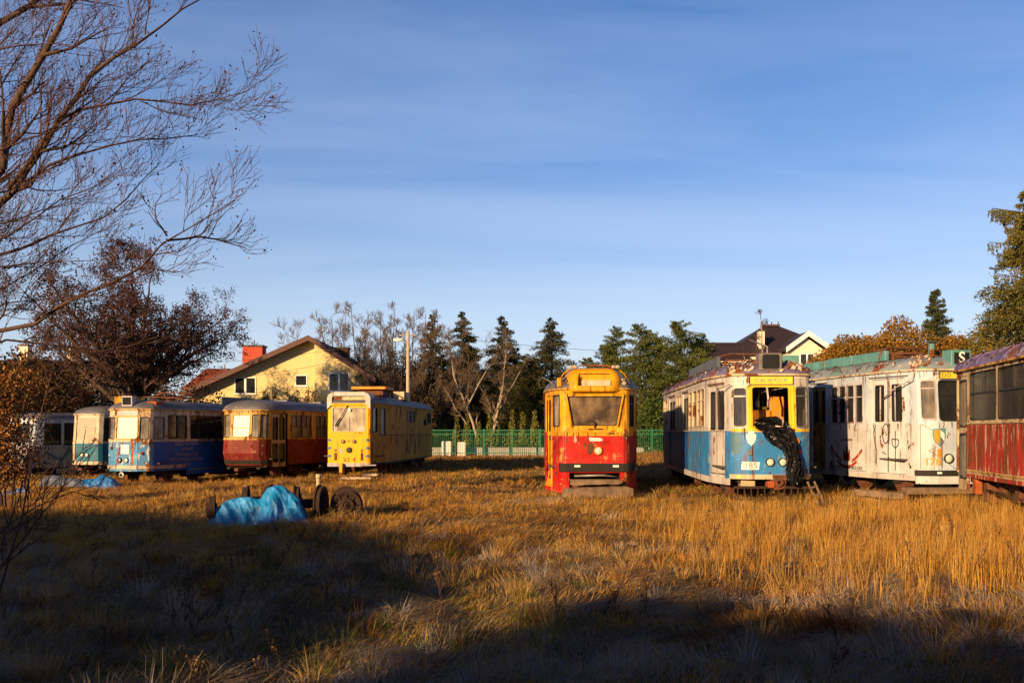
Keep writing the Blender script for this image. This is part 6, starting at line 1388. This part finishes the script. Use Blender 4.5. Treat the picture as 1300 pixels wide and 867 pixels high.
# rusted post standing behind the right wheelset
mb = MB(); mb.tube([(0, 0, -.1), (0, 0, .70)], .04, 10); mb.tube([(0, 0, .70), (.01, 0, .78)], [.055, .055], 10)
o = mb.build('rusty_post', M['beige_rust'], None); o.location = (XX(404, 19.3), 19.3, 0); tag(o, 'short rust coloured pipe standing up behind the tall wheel rim', 'post')
def beam(name, label, a, b, w_, h, mat, seed, grp=None):
    a, b = Vector(a), Vector(b); d = (b-a); L_ = d.length; rr = random.Random(seed); mb = MB(); n = 14; rows = []
    for i in range(n+1):
        f = i/n; j = lambda: rr.uniform(-.012, .012); e = .82 if i in (0, n) else 1
        rows.append([(f*L_, -w_/2*e+j(), j()+(1-e)*h/2), (f*L_, w_/2*e+j(), j()), (f*L_, w_/2*e+j(), h*e+j()), (f*L_, 0, h*e*1.06+j()), (f*L_, -w_/2*e+j(), h*e+j())])
    for r_ in rows: mb.v += r_
    for i in range(n):
        for k in range(5): k2 = (k+1) % 5; mb.f.append((i*5+k, i*5+k2, (i+1)*5+k2, (i+1)*5+k)); mb.m.append(0); mb.sm.append(False)
    mb.f += [(4, 3, 2, 1, 0), tuple(n*5+k for k in range(5))]; mb.m += [0, 0]; mb.sm += [False]*2
    o = mb.build(name, M[mat], None); o.location = a; o.rotation_euler = d.to_track_quat('X', 'Z').to_euler(); return tag(o, label, 'timber', grp)
beam('timber_beam', 'thick weathered beam lying under the nose of the centre tram', (XX(714, 23.7), 23.7, .02), (XX(803, 23.9), 23.9, .05), .24, .24, 'wood', 1)
beam('timber_beam', 'second beam propped behind the thick one under the centre tram', (XX(724, 24.1), 24.15, .30), (XX(790, 24.1), 24.15, .34), .12, .10, 'wood', 2)
beam('plank', 'pale plank in the grass right of the work tram front', (XX(432, 32.4), 32.4, .06), (XX(472, 32.2), 32.2, .08), .2, .06, 'plank', 3)
beam('plank', 'second pale plank lying behind the first near the work tram', (XX(461, 33.4), 33.4, .12), (XX(481, 33.2), 33.2, .14), .22, .07, 'plank', 4)
beam('plank', 'long thin plank leading away beside the work tram', (XX(478, 33.4), 33.5, .03), (XX(530, 35.6), 35.6, .05), .14, .05, 'plank', 5)
beam('plank', 'flat weathered board in front of tram 178', (XX(1085, 21.5), 21.5, .24), (XX(1150, 20.4), 20.4, .22), .18, .12, 'wood', 6)
beam('plank', 'rotten board left of the centre tram front', (XX(680, 23.4), 23.3, -.02), (XX(712, 23.5), 23.5, .0), .2, .07, 'wood', 8)
def pallet():
    Y = 20.3; root = empty('broken_ladder', (XX(1036, Y), Y, .18)); tag(root, 'broken wooden frame leaning between tram 185 and tram 178', 'wooden frame'); root.rotation_euler = (R(-8), R(38) - R(60), 0)
    for i, x in enumerate((0, .13)):
        mb = MB(); mb.box(x-.016, x+.016, -.02, .02, -.1, .44-.05*i); mb.build('rail', M['wood'], root)
    for z in (.12, .29): mb = MB(); mb.box(-.01, .15, -.035, -.021, z-.02, z+.02); mb.build('rung', M['wood_dark'], root)
pallet()

# ------------------------------------------------------------------ evergreen windbreak behind the camera, which shades the foreground
def windbreak():
    d = Vector((.58, .815)).normalized(); p = Vector((d.y, -d.x)); tanE = math.tan(R(SUN_EL)); A0 = -14.0
    def hz(a): return (a-A0)*tanE
    # far end of the shade measured across the light
    left = [(-40, 8.5), (-22, 11.2), (-18, 12.2), (-13.4, 12.6), (-10.1, 11.6), (-8.5, 10.6), (-7.2, 9.75), (-6.3, 8.6), (-5.4, 8.0), (-4.8, 7.5)]
    right = [(-5.5, 7.6), (-5.3, 9.1), (-4.6, 8.9), (-3.9, 8.6), (-3.0, 8.2), (-2.3, 8.65), (-1.6, 8.9), (1, 8.4), (4, 9.0), (10, 8.2), (20, 8.7)]
    rng = np.random.RandomState(31); cols = [(.03, .045, .015), (.045, .06, .018)]
    for name, lab, prof, gapf in (('windbreak_hedge', 'long evergreen windbreak hedge behind the viewer on the left', left, lambda z: np.interp(z, [0, hz(3.5), hz(5), hz(8.5), hz(9.8)], [-5.05, -5.1, -5.4, -6.75, -7.9])), ('windbreak_hedge', 'long evergreen windbreak hedge behind the viewer on the right', right, lambda z: np.interp(z, [0, hz(3.4), hz(5), hz(7.4), hz(9.1)], [-4.75, -4.7, -4.5, -4.95, -4.7]))):
        bs = [q[0] for q in prof]; n = 46000; b = rng.uniform(bs[0], bs[-1], n); top = hz(np.interp(b, bs, [q[1] for q in prof]))+.10*noise2(b*2.2, b*0, 2.0, 5)+.05*rng.normal(size=n)-.08
        z = rng.uniform(0, 1, n)**.8*top
        g = gapf(z); ok = (b < g-.03) if prof is left else (b > g+.03); b, z, top = b[ok], z[ok], top[ok]
        a = A0+rng.uniform(-.8, .8, len(b)); P = np.stack([d.x*a+p.x*b, d.y*a+p.y*b, z], 1); ctr = np.array([d.x*A0+p.x*bs[len(bs)//2], d.y*A0+p.y*bs[len(bs)//2], 0])
        V, F, c = cards(P-ctr, .17, rng, cols, .8); root = empty(name, tuple(ctr)); tag(root, lab, 'hedge', 'windbreak hedges'); np_mesh('crown', V, F, M['leaf'], c, root)
        # dense inner boughs
        core = MB(); N_ = 60; bb = np.linspace(bs[0], bs[-1], 220)
        for k in range(219):
            b0, b1 = bb[k], bb[k+1]
            t0 = hz(np.interp((b0+b1)/2, bs, [q[1] for q in prof]))-.28
            zs = np.linspace(0, t0, 14)
            for z0, z1 in zip(zs, zs[1:]):
                gg = float(gapf(np.array([(z0+z1)/2]))[0]); bm = (b0+b1)/2
                if (prof is left and bm > gg-.10) or (prof is right and bm < gg+.10): continue
                for aa in (A0-.35, A0+.35):
                    q = [(d.x*aa+p.x*b_, d.y*aa+p.y*b_, z_) for b_, z_ in ((b0, z0), (b1, z0), (b1, z1), (b0, z1))]; core.face([(x-ctr[0], y-ctr[1], z_) for x, y, z_ in q])
        core.build('inner_boughs', plain('dark_inner_foliage', (.02, .026, .012), .95), root)
windbreak()
def wood():      # unseen tall evergreens, added behind and right of the viewer: they fill the reflections and shut out the low sky there
    rng = np.random.RandomState(77); pts = [(5, -9), (12, -8), (19, -4), (23, 3), (24, 10)]
    for i, (a, b) in enumerate(zip(pts, pts[1:])):
        n = 9000; f = rng.uniform(0, 1, n); h = 11+1.8*np.sin(f*9+i)+rng.normal(size=n)*.4; z = rng.uniform(0, 1, n)**.8*h; th = rng.uniform(-1.2, 1.2, n)
        x = a[0]+(b[0]-a[0])*f+th*.7; y = a[1]+(b[1]-a[1])*f+th*.7; V, F, c = cards(np.stack([x-a[0], y-a[1], z], 1), .42, rng, [(.03, .045, .015), (.05, .06, .02)], .7)
        r_ = empty('evergreen_tree', (a[0], a[1], 0)); tag(r_, ['tall evergreen row directly behind the viewer, nearest the hedge', 'tall evergreen row second along from the hedge behind the viewer', 'tall evergreen row turning the corner to the right of the viewer', 'tall evergreen row running forward beyond the right edge'][i], 'tree', 'evergreens behind the viewer'); np_mesh('crown', V, F, M['leaf'], c, r_)
        mb = MB(); mb.face([(0, 0, 0), (b[0]-a[0], b[1]-a[1], 0), (b[0]-a[0], b[1]-a[1], 9.2), (0, 0, 9.2)]); mb.build('inner_boughs', plain('dark_inner_foliage', (.02, .026, .012), .95), r_)
wood()

# ------------------------------------------------------------------ grass
def blades(name, X_, Y_, H, Wd, lean, bend, cols, rng, lab=None, kind='stuff', zoff=0, k1=.5):
    n = len(X_); g = np.array([0.0]*n)
    t = np.clip((-X_-2)/12, 0, 1); g -= .28*t*t*(3-2*t); t = np.clip((X_-2)/7, 0, 1); g += .16*t*t*(3-2*t)
    inn = ((X_ > -30) & (X_ < 26) & (Y_ > -6) & (Y_ < 64)); g += inn*bump2(X_, Y_)
    B = np.stack([X_, Y_, g-.02+zoff], 1); az = rng.uniform(0, 6.283, n) if np.isscalar(lean) else lean
    D = np.stack([np.cos(az), np.sin(az), np.zeros(n)], 1); wa = rng.uniform(0, 6.283, n); S = np.stack([np.cos(wa), np.sin(wa), np.zeros(n)], 1)*(Wd/2)[:, None]
    H1 = (H*np.cos(bend*k1))[:, None]; O1 = (H*np.sin(bend*k1))[:, None]; up = np.array([[0, 0, 1.]])
    m = B+D*O1*.55+up*H1*.55; t_ = m+D*(H*np.sin(bend))[:, None]*.5+up*(H*np.cos(bend))[:, None]*.5
    t_[:, 2] = np.maximum(t_[:, 2], B[:, 2]+.012)
    V = np.stack([B-S, B+S, m-S*.8, m+S*.8, t_], 1).reshape(-1, 3); b = np.arange(n)[:, None]*5
    F = np.concatenate([b+np.array([[0, 1, 3]]), b+np.array([[0, 3, 2]]), b+np.array([[2, 3, 4]])], 0)
    o = np_mesh(name, V, F, M['grass'], np.repeat(cols, 5, 0)); tag(o, lab, None, None, kind); return o
def field():
    rng = np.random.RandomState(8)
    GOLD = np.array([.52, .27, .035]); STRAW = np.array([.52, .34, .12]); RUST = np.array([.17, .07, .022]); GREEN = np.array([.10, .115, .016]); FROST = np.array([.34, .31, .32])
    def pick(X_, Y_, frost=True):
        n = len(X_); a = noise2(X_, Y_, .55, 1); b = noise2(X_, Y_, 1.6, 2); c = noise2(X_, Y_, .35, 3); r = rng.uniform(0, 1, n)
        col = np.where((r+a*.5 < .38)[:, None], STRAW, GOLD); col = np.where((r-b*.4 > .78)[:, None], RUST, col); gr = (c+.25*rng.normal(size=n) > .22) & (X_ > -4); col = np.where(gr[:, None] & (rng.uniform(0, 1, n) < .35)[:, None], GREEN, col)
        if frost:
            f = np.clip((15-Y_)/4, 0, 1)*np.clip(.30+b*.7+a*.5, 0, .8); col = np.where((rng.uniform(0, 1, n) < f)[:, None], FROST, col)
            f2 = np.clip(noise2(X_, Y_, .9, 8)*1.4-.35, 0, .5)*(Y_ < 24); col = np.where((rng.uniform(0, 1, n) < f2)[:, None], np.array([.55, .43, .34]), col)
        return col*rng.uniform(.65, 1.25, (n, 1))
    def scatter(n, y0, y1, pw=1.0, marg=1.5):
        y = y0+(y1-y0)*rng.uniform(0, 1, n)**pw; x = (rng.uniform(-1, 1, n))*(y*.53+marg); return x, y
    # matted, combed-over old grass: bands with a shared lie
    for i, (n, y0, y1, h, w_) in enumerate(((90000, 3.5, 9.5, .13, .0052), (100000, 9, 16, .13, .0066), (120000, 15, 26, .14, .009), (100000, 25, 44, .15, .015), (60000, 42, 64, .24, .03))):
        x, y = scatter(n, y0, y1, .8); a = noise2(x, y, .8, 11); keep = rng.uniform(0, 1, n) < np.clip(.72+.5*noise2(x, y, 1.4, 12), .25, 1); x, y, a = x[keep], y[keep], a[keep]
        lean = a*4+noise2(x, y, 2.6, 13)*2.2+rng.normal(size=len(x))*.55; H = h*rng.uniform(.5, 1.35, len(x))*(1+.5*noise2(x, y, 2.2, 14)); bend = np.clip(rng.normal(1.42, .30, len(x)), .4, 1.85)
        blades('matted_grass', x, y, H, w_*rng.uniform(.6, 1.3, len(x)), lean, bend, pick(x, y), rng, 'matted dry grass covering the field')
    # thatch: long dead blades lying flat in swirls, with dark gaps between the mats
    for i, (n, y0, y1, h, w_) in enumerate(((120000, 3.5, 9.5, .26, .0060), (130000, 9, 17, .26, .0075), (110000, 16, 28, .28, .010), (60000, 27, 46, .30, .018))):
        x, y = scatter(n, y0, y1, .8); keep = rng.uniform(0, 1, n) < np.clip(.40+1.7*noise2(x, y, 3.6, 41), .0, 1); x, y = x[keep], y[keep]; m_ = len(x)
        lean = 3*noise2(x, y, 1.1, 42)+3.2*noise2(x, y, 3.0, 43)+rng.normal(size=m_)*.5; pale = np.clip(.5+noise2(x, y, 2.1, 44), .15, 1)[:, None]
        c = np.array([.50, .34, .14])*pale+np.array([.22, .12, .045])*(1-pale); fr = (rng.uniform(0, 1, m_) < np.clip((15-y)/5, 0, 1)*.55)[:, None]; c = np.where(fr, FROST*pale*1.1, c)*rng.uniform(.6, 1.3, (m_, 1))
        blades('grass_thatch', x, y, h*rng.uniform(.5, 1.3, m_), w_*rng.uniform(.6, 1.3, m_), lean, np.clip(rng.normal(1.62, .12, m_), 1.2, 2.0), c, rng, 'flattened dead grass lying in swirls', zoff=rng.uniform(.0, .09, m_)*np.clip(1+noise2(x, y, 3.2, 41), .3, 2), k1=.86)
    # tufts
    for i, (nt, y0, y1, nb, h, w_) in enumerate(((520, 4, 13, 60, .24, .0048), (1100, 12, 24, 36, .20, .007), (1200, 22, 40, 24, .22, .012))):
        tx, ty = scatter(nt, y0, y1, .8); x = np.repeat(tx, nb)+rng.normal(size=nt*nb)*.05; y = np.repeat(ty, nb)+rng.normal(size=nt*nb)*.05; n = len(x); sc_ = np.repeat(rng.uniform(.45, 1.3, nt), nb)
        lean = np.arctan2(y-np.repeat(ty, nb), x-np.repeat(tx, nb)); H = h*sc_*rng.uniform(.5, 1.2, n); col = pick(tx, ty); col = np.repeat(col, nb, 0)*rng.uniform(.8, 1.2, (n, 1))
        blades('grass_tufts', x, y, H, w_*rng.uniform(.6, 1.3, n), lean, np.clip(rng.normal(.85, .4, n), .05, 1.5), col, rng, 'scattered grass tufts in the field')
    # tall golden stand on the right
    def stand(n, fn, h, w_, cols, lab, y0, y1, x0, x1):
        x = rng.uniform(x0, x1, n); y = rng.uniform(y0, y1, n); k = rng.uniform(0, 1, n) < fn(x, y); x, y = x[k], y[k]
        cl = noise2(x, y, 4.5, 21); keep = rng.uniform(0, 1, len(x)) < np.clip(.25+1.7*cl, .02, 1); x, y = x[keep], y[keep]; n = len(x)
        H = h*rng.uniform(.45, 1.25, n)*np.clip(1+.6*noise2(x, y, 1.6, 22), .4, 1.6); ci = ((noise2(x, y, 5.5, 23)+.35*rng.normal(size=n))*2.2+len(cols)/2).astype(int).clip(0, len(cols)-1); c = cols[ci]*rng.uniform(.7, 1.2, (n, 1))
        blades('tall_grass', x, y, H, w_*rng.uniform(.6, 1.4, n), 0, np.clip(np.abs(rng.normal(.0, .38, n)), 0, 1.5), c, rng, lab)
    gc = np.array([[.56, .30, .045], [.62, .38, .08], [.40, .18, .025], [.54, .37, .14], [.24, .11, .025]])
    stand(180000, lambda x, y: np.clip((x-1.6-.25*(12-y).clip(0))/2.0, 0, 1)*np.clip((y-8.3)/1.0, 0, 1)*np.clip((19.5-y)/3, .10, 1), .34, .0045, gc, 'tall golden grass in front of the right hand trams', 8.2, 20.5, 1.5, 11)
    stand(110000, lambda x, y: np.clip((-x-1.0)/3, 0, 1)*np.clip((y-20)/2, 0, 1), .14, .010, np.array([[.38, .19, .045], [.42, .24, .08], [.28, .13, .035]]), 'tall dull grass in front of the left trams', 20, 36, -18, -1)
    stand(60000, lambda x, y: 1+0*x, .28, .02, np.array([[.22, .11, .04], [.30, .16, .06], [.16, .08, .03]]), 'brown rank grass beneath the fence', 44, 63, -24, 16)
    stand(26000, lambda x, y: np.clip(1-np.abs(y-21.3)/1.6, 0, 1), .17, .007, gc, 'golden grass growing at the wheels of the right trams', 19.6, 23.5, 4.0, 12)
    # frosted and brown weed stalks in the foreground
    T = Tree(99); r = T.r; leaf = []
    for i in range(130):
        y = r.uniform(8, 19)if i > 22 else r.uniform(6, 10.5); x = r.uniform(-1, 1)*(y*.53); z = gz(x, y)+float(bump2(x, y))-.02; h = r.uniform(.15, .48)
        T.limb([(x, y, z), (x+r.uniform(-.05, .05), y, z+h*.5), (x+r.uniform(-.1, .1), y+r.uniform(-.05, .05), z+h)], .0035, .0018, 6, .14, 1, up=.7, cut=.35)
    V, F = tubes_np(T.big+T.fine, 3); o = np_mesh('dry_weeds', V, F, M['twig_red']); tag(o, 'thin dry weed stalks standing in the foreground grass', None, None, 'stuff')
    tp = np.array([tuple(p) for p in T.tips]); k = rng.randint(0, len(tp), 5000); V, F, c = cards(tp[k]+rng.normal(size=(5000, 3))*.012, .016, rng, [(.12, .07, .04), (.2, .12, .07), (.08, .05, .03)], .6); o = np_mesh('weed_seedheads', V, F, M['leaf'], c); tag(o, 'brown seedheads on the weed stalks', None, None, 'stuff')
field()
